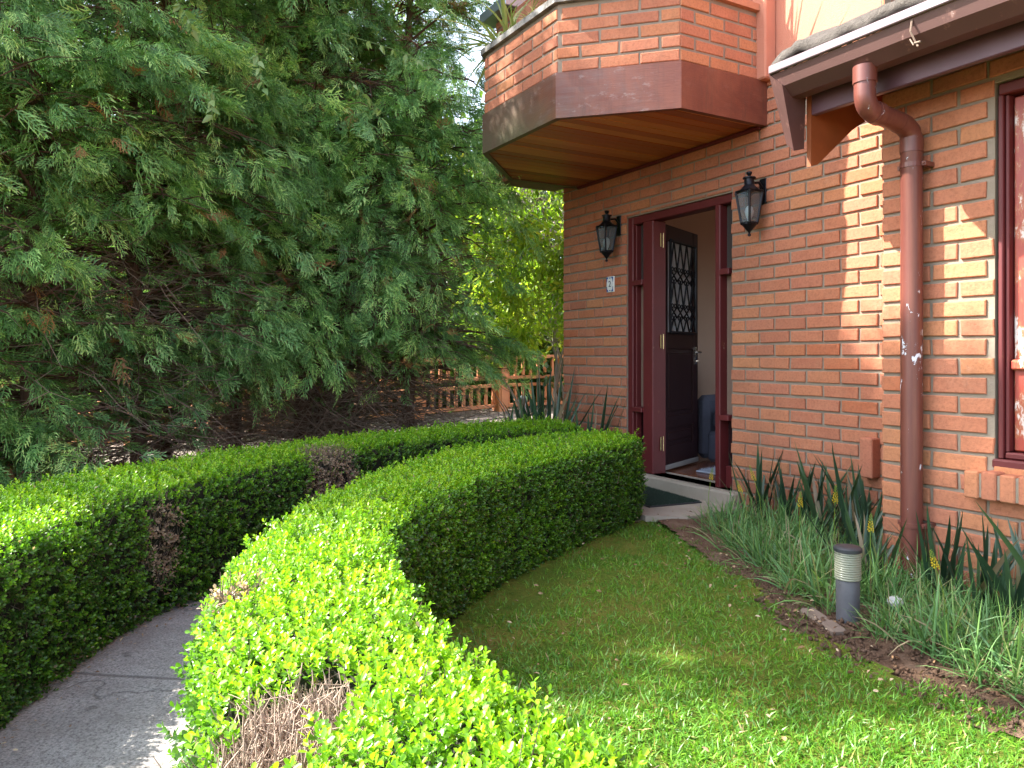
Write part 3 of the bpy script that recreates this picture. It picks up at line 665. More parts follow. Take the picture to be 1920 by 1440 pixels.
# wing window with shutter
win = empty('window'); win.parent = house
wx0, wx1, wz0, wz1 = -1.858, 1.49, .635, 2.28; wy = D2 + .035
mb = MB()
mb.box(wx0, wx0 + .02, wy - .03, wy + .1, wz0 + .021, wz1 - .051, b=.004); mb.box(wx0 + .022, wx0 + .036, wy - .012, wy + .09, wz0 + .052, wz1 - .052, b=.003)
mb.box(wx1 - .05, wx1, wy - .03, wy + .1, wz0, wz1, b=.006)
mb.box(wx0, wx1 - .052, wy - .028, wy + .1, wz1 - .05, wz1, b=.006); mb.box(wx0 - .02, wx1, wy - .045, wy + .1, wz0 - .022, wz0 + .02, b=.008)
mb.box(wx0 + .022, wx1 - .052, wy - .02, wy + .09, wz0 + .022, wz0 + .05, b=.006)
mb.build('frame', M['red_paint'], win)
for xa in (wx0 + .039, wx0 + .64, wx0 + 1.24, wx0 + 1.84, wx0 + 2.44):
    xb = xa + .575; mb = MB()
    mb.box(xa, xa + .075, wy + .02, wy + .06, wz0 + .055, wz1 - .06, b=.006); mb.box(xb - .075, xb, wy + .02, wy + .06, wz0 + .055, wz1 - .06, b=.006)
    for za, zb in ((wz0 + .055, wz0 + .15), (1.03, 1.11), (wz1 - .15, wz1 - .06)): mb.box(xa + .075, xb - .075, wy + .02, wy + .06, za, zb, b=.006)
    mb.box(xa - .004, xa + .35, wy - .004, wy + .018, 1.04, 1.085, b=.008)
    mb.box(xa + .075, xb - .075, wy + .035, wy + .05, wz0 + .15, 1.03); mb.box(xa + .115, xb - .115, wy + .026, wy + .04, wz0 + .19, .99, b=.008)
    z = 1.12
    for q in range(26):
        if z > wz1 - .17: break
        Mx = Matrix.Translation((0, wy + .042, z + .02)) @ Matrix.Rotation(R_(-38), 4, 'X')
        mb.box(xa + .075, xb - .075, -.024, .024, -.004, .004, M4=Mx); z += .04
    mb.build('shutter', M['shutter'], win)
mb = MB(); x = -1.955; rnd = random.Random(9)
while x < 1.55:
    mb.box(x, x + .062, D2 - .085 + rnd.uniform(-.003, .003), D2 + .05, .483 + rnd.uniform(-.003, .003), .602 + rnd.uniform(-.003, .003), 0, rnd.random(), .006)
    x += .0745
mb.box(-1.95, 1.53, D2 - .076, D2 + .03, .49, .592, 1)
mb.build('window_sill', [M['brick'], M['mortar']], house)
# upper window behind the roof
mb = MB(); mb.box(-2.78, -2.66, 4.0, 4.083, 3.05, 5.2, b=.01); mb.box(-2.655, -1.4, 4.04, 4.083, 3.1, 5.2); mb.build('window_frame', M['purple'], house)

# roof of the wing: felt-covered lean-to
roof = empty('roof'); roof.parent = house
nx, ny = 220, 60
xs = np.linspace(-2.67, 2.6, nx); ts = np.linspace(0, 1, ny)
X, Tt = np.meshgrid(xs, ts, indexing='ij')
P2 = np.c_[X.ravel(), Tt.ravel() * 1.2]
nz = (fbm(np.c_[P2[:, 0], P2[:, 1] * 1.2], 3.2, 5, 12) - .5)
ridge = np.abs(fbm(np.c_[P2[:, 0] + P2[:, 1], P2[:, 1] * 2 - P2[:, 0]], 5, 4, 40) - .47)
Y = 2.985 + Tt.ravel() * (4.085 - 2.985); Z = 2.585 + Tt.ravel() * .57 + .05 * nz - .12 * ridge
Z += np.where(Tt.ravel() > .55, .03, 0) * (np.clip((P2[:, 0] + 2.45) * 20, 0, 1))
Z -= .05 * np.exp(-(P2[:, 0] + 2.67) * 22)
V = np.c_[X.ravel() + .02 * nz, Y, Z]
i, j = np.meshgrid(np.arange(nx - 1), np.arange(ny - 1), indexing='ij'); a = (i * ny + j).ravel()
F = np.c_[a, a + ny, a + ny + 1, a + 1]
Vb = V.copy(); Vb[:, 2] -= .055; nV = len(V)
e1 = np.arange(ny - 1); e2 = np.arange(nx - 1) * ny
F = np.vstack([F, F[:, ::-1] + nV, np.c_[e1, e1 + 1, e1 + 1 + nV, e1 + nV], np.c_[e2, e2 + nV, e2 + ny + nV, e2 + ny]])
link('felt', np_mesh('felt', np.vstack([V, Vb]), F, M['felt'], smooth=True), roof)
mb = MB(); mb.box(-2.6, 2.6, 3.19, 3.225, 2.30, 2.455, b=.004); mb.build('fascia', M['purple'], roof)
mb = MB()      # boarded underside following the slope, and eaves board at the rake
mb.add([(-2.60, 3.23, 2.46), (2.6, 3.23, 2.46), (2.6, 4.06, 2.93), (-2.60, 4.06, 2.93)], [(0, 1, 2, 3)])
mb.build('soffit', M['orange_wood'], roof)
mb = MB()
mb.add([(-2.615, 3.185, 2.46), (-2.615, 3.185, 2.045), (-2.615, 3.235, 2.06), (-2.615, 3.50, 2.27), (-2.615, 4.05, 2.60), (-2.615, 4.05, 2.92),
        (-2.590, 3.185, 2.46), (-2.590, 3.185, 2.045), (-2.590, 3.235, 2.06), (-2.590, 3.50, 2.27), (-2.590, 4.05, 2.60), (-2.590, 4.05, 2.92)],
       [(0, 1, 2, 3, 4, 5), (6, 7, 8, 9, 10, 11), (0, 1, 7, 6), (1, 2, 8, 7), (2, 3, 9, 8), (3, 4, 10, 9), (4, 5, 11, 10), (5, 0, 6, 11)])
mb.build('bargeboard', M['orange_wood'], roof)
gut = empty('gutter'); gut.parent = house
prof = [(3.17, 2.50), (3.17, 2.40), (3.13, 2.375), (3.06, 2.375), (3.005, 2.42), (2.985, 2.485), (2.993, 2.49), (3.013, 2.425), (3.06, 2.385), (3.13, 2.385), (3.16, 2.41), (3.16, 2.50)]
n = len(prof); mb = MB(); xs = np.linspace(-2.665, 2.6, 24); rnd = random.Random(3)
vs = []
for x in xs:
    dz = rnd.uniform(-.004, .004)
    vs += [(x, y, z + dz) for y, z in prof]
fs = [(i * n + j, i * n + (j + 1) % n, (i + 1) * n + (j + 1) % n, (i + 1) * n + j) for i in range(len(xs) - 1) for j in range(n)]
fs += [(0, 1, 2, 3, 4, 5)]
mb.add(vs, fs); mb.build('channel', M['gutter'], gut)
mb = MB(); mb.box(-2.668, 2.6, 2.968, 2.99, 2.487, 2.527, b=.004); mb.build('lip', M['gutter_lip'], gut)
mb = MB()
t_ = [(-2.668, 2.975, 2.488), (-2.60, 2.99, 2.42), (-2.60, 3.16, 2.40), (-2.668, 3.16, 2.488)]
b_ = [(-2.655, 3.085, 2.155), (-2.615, 3.09, 2.115), (-2.615, 3.165, 2.135), (-2.655, 3.165, 2.17)]
mb.add(t_ + b_, [(0, 1, 2, 3), (4, 5, 6, 7), (0, 1, 5, 4), (1, 2, 6, 5), (2, 3, 7, 6), (3, 0, 4, 7)])
mb.build('end_chute', M['gutter'], gut)
mb = MB(); mb.tube([(-1.93, 2.985, 2.48), (-1.93, 2.975, 2.43), (-1.915, 2.99, 2.38), (-1.90, 2.98, 2.36)], .004, 5); mb.tube([(-1.92, 2.985, 2.38), (-1.885, 2.97, 2.372)], .004, 5)
mb.tube([(-1.935, 2.98, 2.40), (-1.91, 2.965, 2.365)], .003, 5); mb.build('wire_tie', M['twig'], gut)
pipe = empty('downpipe'); pipe.parent = house
PX, PY = -2.2, 3.40
mb = MB()
arc = lambda c, r, a0, a1, n=8: [(PX, c[0] + r * math.cos(R_(a)), c[1] + r * math.sin(R_(a))) for a in np.linspace(a0, a1, n)]
pts = [(PX, 3.06, 2.385), (PX, 3.06, 2.30)] + arc((3.13, 2.265), .07, 180, 265) + [(PX, 3.2, 2.19), (PX, 3.31, 2.178)]
mb.tube(pts, .046, 20)
mb.build('elbow', M['pipe'], pipe, True)
for p_, q_ in (((PX, 3.06, 2.39), (PX, 3.06, 2.315)), ((PX, 3.12, 2.198), (PX, 3.165, 2.192)), ((PX, 3.40, 2.05), (PX, 3.40, 2.12))):
    mb = MB(); mb.tube([p_, q_], .0505, 20); mb.build('collar', M['pipe'], pipe, True)
mb = MB(); mb.tube([(PX, 3.30, 2.179), (PX, 3.345, 2.17), (PX, 3.385, 2.148), (PX, 3.40, 2.11), (PX, 3.40, 1.2), (PX, 3.40, .02)], .0475, 20)
mb.build('shaft', M['pipe'], pipe, True)
for zc in (1.99, .315):
    mb = MB(); mb.tube([(PX, PY, zc - .011), (PX, PY, zc + .011)], .0515, 20); mb.box(PX + .04, PX + .07, PY - .004, D2, zc - .011, zc + .011, b=.002); mb.box(PX - .07, PX - .04, PY - .004, D2, zc - .011, zc + .011, b=.002)
    mb.tube([(PX + .062, PY - .012, zc), (PX + .062, PY + .012, zc)], .005, 6)
    mb.build('bracket', M['pipe'], pipe)

# ------------------------------------------------------------------ lanterns, house number
def make_lantern():
    r = empty('wall_lantern')
    mb = MB()
    mb.lathe([(.006, .225), (.017, .222), (.020, .212), (.012, .199), (.008, .192), (.030, .188), (.043, .184), (.043, .176), (.033, .172), (.033, .128), (.038, .122), (.045, .112), (.05, .105)][::-1], 24)
    mb.build('finial_cap', M['black_iron'], r, True)
    mb = MB()     # scalloped four-sided hood, dipping at the corners
    n = 64; rows = [(.034, .132, 0), (.045, .122, .2), (.060, .110, .7), (.071, .098, 1)]
    vs = []
    for rad, z, s in rows:
        for j in range(n):
            a = 2 * math.pi * j / n; m_ = max(abs(math.cos(a)), abs(math.sin(a))); q = (abs(math.sin(2 * a))) ** 2
            rr = rad * (1 - s + s / m_) ; vs.append((rr * math.cos(a), rr * math.sin(a), z - s * .026 * q))
    fs = [(i * n + j, i * n + (j + 1) % n, (i + 1) * n + (j + 1) % n, (i + 1) * n + j) for i in range(3) for j in range(n)]
    mb.add(vs, fs); mb.build('hood', M['black_iron'], r, True)
    top, bot = (.0615, .090), (.036, -.125)
    C = lambda rz, s: [(rz[0] * s * a, rz[0] * s * b, rz[1]) for a, b in ((-1, -1), (1, -1), (1, 1), (-1, 1))]
    mb = MB(); T_, B_ = C(top, 1), C(bot, 1)
    for i in range(4):
        mb.tube([T_[i], B_[i]], .0085, 6); mb.tube([T_[i], T_[(i + 1) % 4]], .008, 6); mb.tube([B_[i], B_[(i + 1) % 4]], .010, 6)
    mb.lathe([(.004, -.212), (.011, -.208), (.012, -.198), (.006, -.189), (.008, -.182), (.020, -.168), (.036, -.148), (.05, -.132), (.05, -.122)], 20)
    mb.build('frame', M['black_iron'], r)
    T2, B2 = C((top[0] * .98, top[1]), 1), C((bot[0] * .97, bot[1]), 1)
    for i in range(4):
        g = MB(); j = (i + 1) % 4; g.add([T2[i], T2[j], B2[j], B2[i]], [(0, 1, 2, 3)]); g.build('pane', M['lamp_glass'], r)
    g = MB(); g.lathe([(.012, -.14), (.012, -.10), (.024, -.075), (.030, -.045), (.024, -.02), (.008, -.005)], 14); g.build('bulb', M['bulb'], r, True)
    mb = MB(); mb.tube([(0, .03, .15), (0, .09, .16), (0, .135, .12)], .009, 8); mb.box(-.03, .03, .125, .14, .02, .19, b=.004); mb.build('arm', M['black_iron'], r)
    return r
la = make_lantern()
tag(la, 'black iron wall lantern with daylit pale glass, mounted right of the front door', 'lantern', 'wall lanterns beside the front door')
la.location = (-3.695, D1 - .14, 2.115)
lb = copy_tree(la); lb.location = (-5.285, D1 - .14, 2.115)
lb['label'] = 'shadowed black iron wall lantern above the blue and white number tile, left of the door'
pl = tag(empty('number_plate', (-5.392, D1 - .018, 1.726)), 'small white tile with blue corner ornament and the number 2 on the brick wall', 'house number')
mb = MB(); mb.box(-.052, .052, -.006, .008, -.068, .068, b=.003)
for sx in (-1, 1):
    for sz in (-1, 1):
        mb.add([(sx * .047, -.0085, sz * .063), (sx * .02, -.0085, sz * .063), (sx * .024, -.0085, sz * .052), (sx * .036, -.0085, sz * .045), (sx * .04, -.0085, sz * .022), (sx * .047, -.0085, sz * .018)], [(0, 1, 2, 3, 4, 5)], 1)
for s in (-1, 1):
    mb.add([(-.013, -.0085, s * .058), (.013, -.0085, s * .058), (.007, -.0085, s * .05), (-.007, -.0085, s * .05)], [(0, 1, 2, 3)], 1)
mb.build('tile', [M['enamel'], M['blue']], pl)
cu = bpy.data.curves.new('digit', 'FONT'); cu.body = '2'; cu.size = .075; cu.align_x = 'CENTER'; cu.align_y = 'CENTER'; cu.extrude = .0008
fo = link('font', cu); bpy.context.view_layer.update()
me = bpy.data.meshes.new_from_object(fo.evaluated_get(bpy.context.evaluated_depsgraph_get())); bpy.data.objects.remove(fo)
me.materials.clear(); me.materials.append(M['ink']); o = link('digit', me, pl); o.location = (0, -.0095, 0); o.rotation_euler = (R_(90), 0, 0)

# ------------------------------------------------------------------ interior furniture, mat
sf = tag(empty('armchair', (-5.02, 6.1, .14)), 'grey blue upholstered armchair with rounded back seen through the doorway', 'armchair')
mb = MB(); prof = [(.0, .0), (.0, .75), (.03, .86), (.10, .93), (.2, .95), (.2, .0)]
pz = []
for k2 in range(13):
    a = k2 / 12 * math.pi; pz.append((.42 * -math.cos(a), .62 + .34 * math.sin(a) ** .7))
poly = [(-.42, .05)] + pz + [(.42, .05)]
n = len(poly)
for y0, y1 in ((-.0, .22),):
    vs = [(x, y0, z) for x, z in poly] + [(x, y1, z) for x, z in poly]
    mb.add(vs, [tuple(range(n)), tuple(range(2 * n - 1, n - 1, -1))] + [(i, (i + 1) % n, n + (i + 1) % n, n + i) for i in range(n)])
b_ = mb.build('backrest', M['sofa'], sf); bv = b_.modifiers.new('b', 'BEVEL'); bv.width = .05; bv.segments = 3
mb = MB(); mb.box(-.40, .40, -.62, -.01, .28, .47, b=.05); mb.build('cushion', M['sofa'], sf)
mb = MB(); mb.box(-.42, .42, -.66, .2, .0, .275, b=.03); mb.build('base', M['sofa'], sf)
for s in (-1, 1):
    mb = MB(); mb.box(min(s * .42, s * .56), max(s * .42, s * .56), -.64, .18, .02, .6, b=.05); mb.build('arm', M['sofa'], sf)
sf.rotation_euler = (0, 0, R_(15)); sf.location = (-4.98, 5.75, .14)
ct = tag(empty('curtain', (-4.6, 7.6, .14)), 'full length beige curtain hanging on a dark rod inside the house', 'curtain')
V = []; nx = 120
for i in range(nx):
    x = -1.6 + 3.2 * i / (nx - 1)
    for z in (0, 1.1, 2.2): V.append((x, .05 * math.sin(i * .75) + .02 * math.sin(i * .31 + z), z))
V = np.array(V); a = np.arange(nx - 1) * 3; F = np.vstack([np.c_[a, a + 3, a + 4, a + 1], np.c_[a + 1, a + 4, a + 5, a + 2]])
link('cloth', np_mesh('cloth', V, F, M['curtain'], smooth=True), ct)
mb = MB(); mb.tube([(-1.65, 0, 2.24), (1.65, 0, 2.24)], .03, 10); mb.build('rod', M['black_plastic'], ct)
rng = np.random.default_rng(11)
tv = np.array([[-.5, 0, 0], [.5, 0, 0], [0, 1, 0.0]]); tf = np.array([[0, 1, 2]])
n = 6000; P = np.c_[rng.uniform(-.38, .38, n), rng.uniform(-.24, .24, n), np.full(n, .012)]
dd = np.c_[rng.normal(0, .5, (n, 2)), np.ones(n) * .8]
V1, F1 = scatter(tv, tf, P, frames(dd, rng.normal(0, 1, (n, 3))), np.c_[np.full(n, .004), rng.uniform(.02, .035, n), np.ones(n)])
rg = tag(empty('rug', (-4.42, 4.78, .142), R_(8)), 'fluffy grey blue rug on the polished wood floor just inside the door', 'rug')
link('pile', np_mesh('pile', V1, F1, M['rug'], np.full(n, .5)), rg)
mb = MB(); mb.box(-.4, .4, -.26, .26, 0, .014, b=.005); mb.build('backing', M['rug'], rg)
mt = tag(empty('doormat', (-4.55, 3.74, .046), R_(-6)), 'dark green bristle doormat on the concrete landing before the front door', 'doormat')
n = 16000; P = np.c_[rng.uniform(-.39, .39, n), rng.uniform(-.215, .215, n), np.full(n, .008)]
dd = np.c_[rng.normal(0, .25, (n, 2)), np.ones(n)]
V1, F1 = scatter(tv, tf, P, frames(dd, rng.normal(0, 1, (n, 3))), np.c_[np.full(n, .005), rng.uniform(.008, .016, n), np.ones(n)])
link('bristle', np_mesh('bristle', V1, F1, M['mat'], np.full(n, .5)), mt)
mb = MB(); mb.box(-.4, .4, -.225, .225, 0, .009, b=.003); mb.build('backing', M['black_plastic'], mt)

# ------------------------------------------------------------------ bollard lamp and small things
bo = tag(empty('bollard_lamp', (-2.085, 2.79, .0)), 'short dark garden bollard lamp with ribbed clear lens and black cap', 'bollard lamp')
mb = MB(); mb.lathe([(.046, .0), (.047, .17), (.043, .18)], 28); mb.build('post', M['grey_tube'], bo, True)
rp = [(.045, .176)]
for i in range(12):
    z = .178 + i * .0095; rp += [(.051, z), (.0525, z + .003), (.051, z + .0065), (.0495, z + .008)]
rp += [(.049, .292)]
mb = MB(); mb.lathe(rp, 32); mb.build('lens', M['lens'], bo, True)
mb = MB(); mb.lathe([(.022, .18), (.022, .24), (.03, .25), (.02, .275)], 16); mb.build('bulb', M['bulb'], bo, True)
mb = MB(); mb.lathe([(.052, .29), (.056, .293), (.056, .305), (.050, .311), (.02, .314)], 32); mb.build('cap', M['black_plastic'], bo, True)
mb = MB(); mb.box(-2.25, -1.98, 2.63, 2.70, -.02, .028, b=.01, M4=Matrix.Translation((-2.11, 2.66, 0)) @ Matrix.Rotation(R_(-24), 4, 'Z') @ Matrix.Translation((2.11, -2.66, 0)))
tag(mb.build('edging_stone', simple('soiled_concrete', (.17, .125, .095), .95, 0, .4, 14, .5)), 'flat weathered concrete edging piece in the soil in front of the bollard lamp', 'edging')
mb = MB(); mb.lathe([(.01, 0), (.026, .01), (.034, .024), (.028, .038), (.014, .046)], 9, (-2.0, 2.98, .05))
tag(mb.build('white_stone', M['white_stone'], None, False), 'rounded white stone lying in the leaves behind the bollard lamp', 'stone')
p0 = cpt(980, 8.2)
mb = MB(); mb.tube([(p0[0], p0[1], .1), (p0[0], p0[1], .60)], .036, 12); mb.lathe([(.045, .60), (.05, .61), (.05, .66), (.03, .68)], 12, (p0[0], p0[1], 0))
tag(mb.build('garden_post', M['metal_grey'], None, True), 'short grey metal post standing before the wooden balustrade', 'post')

# ------------------------------------------------------------------ wooden balustrade
fence = tag(empty('wooden_fence'), 'reddish wood balustrade in two tiers of balusters beyond the hedge', 'fence')
fp = [(1075, 11.1, .40), (938, 10.5, .385), (780, 9.7, .345), (500, 8.7, .27), (250, 7.9, .21), (0, 7.3, .17), (-300, 6.8, .15)]
nbal = 0
for i in range(len(fp) - 1):
    a = Vector(cpt(*fp[i])); b = Vector(cpt(*fp[i + 1])); d = b - a; L = Vector((d.x, d.y, 0)).length; u = Vector((d.x, d.y, 0)).normalized()
    yaw = math.atan2(u.y, u.x); sl = d.z / L
    def rail(h, t, wd):
        m = MB(); n_ = Vector((-u.y, u.x, 0))
        q = []
        for s, e in ((0.06, a), (-0.06, b)):
            for sn in (-1, 1):
                for zz in (h, h + t): q.append(e + u * s + n_ * sn * wd / 2 + Vector((0, 0, zz)))
        m.add(q, [(0, 1, 3, 2), (4, 6, 7, 5), (0, 4, 5, 1), (2, 3, 7, 6), (0, 2, 6, 4), (1, 5, 7, 3)]); m.build('rail', M['fence'], fence)
    for h, t, wd in ((.02, .045, .06), (.30, .04, .07), (.40, .045, .06), (.68, .045, .09)): rail(h, t, wd)
    nb = int(L / .115)
    if nbal < 96:
        for tier, (h0, h1) in enumerate(((.066, .299), (.446, .679))):
            for q in range(1, nb):
                if nbal >= 98: break
                p = a + d * (q / nb); m = MB(); Mx = Matrix.Translation(p) @ Matrix.Rotation(yaw, 4, 'Z')
                m.box(-.021, .021, -.017, .017, h0, h1, b=.004, M4=Mx); m.build('baluster', M['fence'], fence); nbal += 1
    else:
        m = MB()
        for h0, h1 in ((.066, .299), (.446, .679)):
            for q in range(1, nb):
                m.box(-.021, .021, -.017, .017, h0, h1, b=.004, M4=Matrix.Translation(a + d * (q / nb)) @ Matrix.Rotation(yaw, 4, 'Z'))
        st = m.build('baluster', M['fence'], fence); st['kind'] = 'stuff'
    for e in ((a,) if i else (a,)):
        m = MB(); Mx = Matrix.Translation(e) @ Matrix.Rotation(yaw, 4, 'Z')
        m.box(-.08, .08, -.08, .08, -.1, .79, b=.008, M4=Mx); 
        m.box(-.045, .045, -.0875, .0875, .05, .74, b=.003, M4=Mx); m.box(-.0875, .0875, -.045, .045, .05, .74, b=.003, M4=Mx)
        pst = m.build('post', M['fence'], fence)
        m = MB(); m.box(-.115, .115, -.115, .115, .792, .83, b=.01, M4=Mx); m.box(-.085, .085, -.085, .085, .832, .855, b=.01, M4=Mx); m.build('cap', M['fence'], pst)

# ------------------------------------------------------------------ leaf templates
def strips(segs):
    """segs: list of (p0,p1,w0,w1) flat tapered quads in the XY plane"""
    V = []; F = []
    for p0, p1, w0, w1 in segs:
        p0, p1 = np.array(p0, float), np.array(p1, float); d = p1 - p0
        s = np.array([d[1], -d[0], 0]); s /= np.linalg.norm(s) + 1e-9
        b = len(V); V += [p0 - s * w0 / 2, p0 + s * w0 / 2, p1 + s * w1 / 2, p1 - s * w1 / 2]; F.append([b, b + 1, b + 2, b + 3])
    return np.array(V), np.array(F)
def make_spray(seed):
    r = random.Random(seed); segs = []; tips = []
    z = lambda t: -.34 * t * t
    bx = r.uniform(-.12, .12)
    axf = lambda t: np.array([bx * t * t, t, z(t)])
    for i in range(3): segs.append((axf(i / 3), axf((i + 1) / 3), .030 if i else .022, .034 if i < 2 else .012)); tips.append(.3 * i)
    for i in range(6):
        t = .05 + i * .145
        for s in (-1, 1):
            tt = t + (.07 if s > 0 else 0) + r.uniform(-.03, .03); l = (.40 * (1 - tt) ** .7 + .14) * r.uniform(.6, 1.2); a = R_(r.uniform(22, 48))
            p = axf(tt); zz = r.uniform(-.35, .10)
            q = p + np.array([s * math.sin(a) * l, math.cos(a) * l, zz * l - .12 * l])
            m_ = (p + q) / 2 + np.array([s * .07 * l, -.05 * l, .12 * l])
            segs += [(p, m_, .026, .044), (m_, q, .044, .012)]; tips += [.3, 1.0]
            for s2 in (-1, 1):
                if r.random() < .45:
                    l2 = l * r.uniform(.3, .55); a2 = a * s + s2 * R_(r.uniform(25, 45)); b_ = m_ if s2 > 0 else p + (m_ - p) * .55
                    q2 = b_ + np.array([math.sin(a2) * l2, math.cos(a2) * l2, r.uniform(-.35, .1) * l2])
                    segs.append((b_, q2, .036, .014)); tips.append(.85)
    V, F = strips(segs); return V, F, np.array(tips)
SPRAYS = [make_spray(i) for i in range(4)]

def limb_net(mb, pts_list):
    for pts, rads, n in pts_list: mb.tube(pts, rads, n, cap=False)

def make_conifer(seed, H=7.0, Rm=1.25, nspray=14500, z_low=.75, tr=.06, ntw=150):
    rng = np.random.default_rng(seed); rnd = random.Random(seed)
    limbs = []
    wob = [(rnd.uniform(-.05, .05), rnd.uniform(-.05, .05)) for _ in range(9)]
    zs = np.linspace(0, H, 9)
    tx = lambda z: np.array([np.interp(z, zs, [w_[0] for w_ in wob]), np.interp(z, zs, [w_[1] for w_ in wob])])
    trunk = [(tx(z)[0], tx(z)[1], z - (.06 if z == 0 else 0)) for z in zs]
    limbs.append((trunk, [tr * (1 - .85 * z / H) + (.015 if z == 0 else 0) for z in zs], 10))
    pos, dr, sc, tint = [], [], [], []
    nb = 175
    per = nspray / nb
    for b in range(nb):
        u = rnd.random()
        z0 = z_low + (H - z_low - .3) * (u ** 1.15)
        az = b * 2.399 + rnd.uniform(-.4, .4)
        prof = math.sqrt(max(0.04, 1 - ((z0 - 1.6) / (H - 1.4)) ** 2)) if z0 > 1.6 else (.78 + .14 * z0)
        L = Rm * prof * rnd.uniform(.7, 1.22)
        d = np.array([math.cos(az), math.sin(az), 0]); s = np.array([-d[1], d[0], 0])
        up, dn = rnd.uniform(.45, .95), rnd.uniform(.55, .95)
        if z0 < 1.4: up, dn = rnd.uniform(.1, .3), rnd.uniform(.15, .5)
        c0 = np.array([*tx(z0), z0]); f = lambda t: c0 + d * L * t + np.array([0, 0, L * (up * t - dn * t * t)]) + s * .08 * L * math.sin(3 * t + b)
        limbs.append(([tuple(f(t)) for t in (0, .3, .6, .85)], [.017 * (1 - z0 / H * .6), .011, .006, .003], 4))
        for q in range(rnd.randint(4, 7)):
            t = rnd.uniform(.15, .8); p = f(t); sd_ = rnd.choice((-1, 1)); l = L * rnd.uniform(.15, .4)
            e = p + d * l * .7 + s * sd_ * l * .7 + np.array([0, 0, -.15 * l + rnd.uniform(-.1, .08)])
            limbs.append(([tuple(p), tuple((p + e) / 2 + np.array([0, 0, .03])), tuple(e)], [.006, .004, .002], 3))
        dens = .6 if z0 > 4.8 else (.6 if z0 < z_low + .4 else 1.0)
        m = int(per * dens * (.5 + .6 * L / Rm) * rnd.uniform(.6, 1.3)) 
        t = .22 + .82 * rng.random(m) ** .75
        lat = rng.uniform(-1, 1, m) * .34 * L * np.clip(1.15 - .75 * t, .18, 1)
        pt = np.stack([f(x) for x in t]) + s * lat[:, None]; pt[:, 2] -= np.abs(lat) * .28 + rng.random(m) * .10 - .03
        dd = d[None] * rng.uniform(.45, 1, m)[:, None] + s[None] * (np.sign(lat) * rng.uniform(.1, .9, m))[:, None] + rng.normal(0, .22, (m, 3))
        dd[:, 2] += -.02 - .42 * t + rng.normal(0, .32, m)
        pos.append(pt); dr.append(dd)
        sc.append(rng.uniform(.105, .205, m) * (1.5 if z0 > 4.8 else 1.0))
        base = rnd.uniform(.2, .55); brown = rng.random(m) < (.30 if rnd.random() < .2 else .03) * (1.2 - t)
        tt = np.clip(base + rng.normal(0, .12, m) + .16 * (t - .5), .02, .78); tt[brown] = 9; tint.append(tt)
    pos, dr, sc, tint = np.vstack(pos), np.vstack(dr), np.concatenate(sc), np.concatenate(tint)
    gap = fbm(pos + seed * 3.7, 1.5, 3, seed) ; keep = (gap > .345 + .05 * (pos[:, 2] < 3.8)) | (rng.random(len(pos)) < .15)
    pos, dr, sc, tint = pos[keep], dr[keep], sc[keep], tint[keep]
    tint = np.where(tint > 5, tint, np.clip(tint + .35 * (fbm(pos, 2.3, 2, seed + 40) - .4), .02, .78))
    nrm = np.array([0, 0, 1.0])[None] + rng.normal(0, .55, (len(pos), 3)); Rm_ = frames(dr, nrm)
    which = rng.integers(0, len(SPRAYS), len(pos)); Vs, Fs, Ts = [], [], []; off = 0
    for w_ in range(len(SPRAYS)):
        V, F, tp = SPRAYS[w_]; ii = np.where(which == w_)[0]
        sc3 = np.c_[sc[ii] * rng.uniform(.75, 1.1, len(ii)), sc[ii], sc[ii] * rng.uniform(.3, 1.6, len(ii))]
        v1, f1 = scatter(V, F, pos[ii], Rm_[ii], sc3)
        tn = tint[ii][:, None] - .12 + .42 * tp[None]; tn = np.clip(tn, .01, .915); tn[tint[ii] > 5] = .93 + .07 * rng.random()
        Vs.append(v1); Fs.append(f1 + off); Ts.append(tn.ravel()); off += len(v1)
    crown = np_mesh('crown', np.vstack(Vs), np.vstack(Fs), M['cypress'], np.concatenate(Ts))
    mb = MB(); limb_net(mb, limbs)
    # bare dry twigs low inside the crown
    for q in range(ntw):
        az = rnd.uniform(0, 6.28); z0 = rnd.uniform(.2, 2.0); L = rnd.uniform(.4, 1.35)
        d = np.array([math.cos(az), math.sin(az), rnd.uniform(-.35, .25)]); p = np.array([d[0] * .06, d[1] * .06, z0]); pts = [p]
        for j in range(4):
            d = d + np.array([rnd.uniform(-.35, .35), rnd.uniform(-.35, .35), rnd.uniform(-.3, .25)]); d /= np.linalg.norm(d); pts.append(pts[-1] + d * L / 4)
        mb.tube([tuple(x) for x in pts], [.0055, .0045, .0035, .0025, .0015], 3, 1, cap=False)
        for j in (2, 3):
            e = pts[j] + np.array([rnd.uniform(-.2, .2), rnd.uniform(-.2, .2), rnd.uniform(-.15, .1)]); mb.tube([tuple(pts[j]), tuple(e)], [.003, .0012], 3, 1, cap=False)
    me = bpy.data.meshes.new('trunk'); me.from_pydata(mb.v, [], mb.f); me.materials.append(M['bark']); me.materials.append(M['twig']); me.polygons.foreach_set('material_index', mb.mi)
    me.polygons.foreach_set('use_smooth', [True] * len(mb.f)); me.update()
    return me, crown
CON = [make_conifer(1, z_low=.15, nspray=14500), make_conifer(2, z_low=.8, ntw=420, nspray=12000), make_conifer(3, z_low=1.1, tr=.085, ntw=420, nspray=12000), make_conifer(4, H=5.2, z_low=.9, nspray=9500, ntw=420)]
def plant_tree(name, x, y, var, rz, sc, label, cat, group, z=0):
    t = tag(empty(name, (x, y, z), rz), label, cat, group); t.scale = sc
    link('trunk', var[0], t); link('crown', var[1], t); return t
G = 'tall cypress trees in a row behind the clipped hedge'
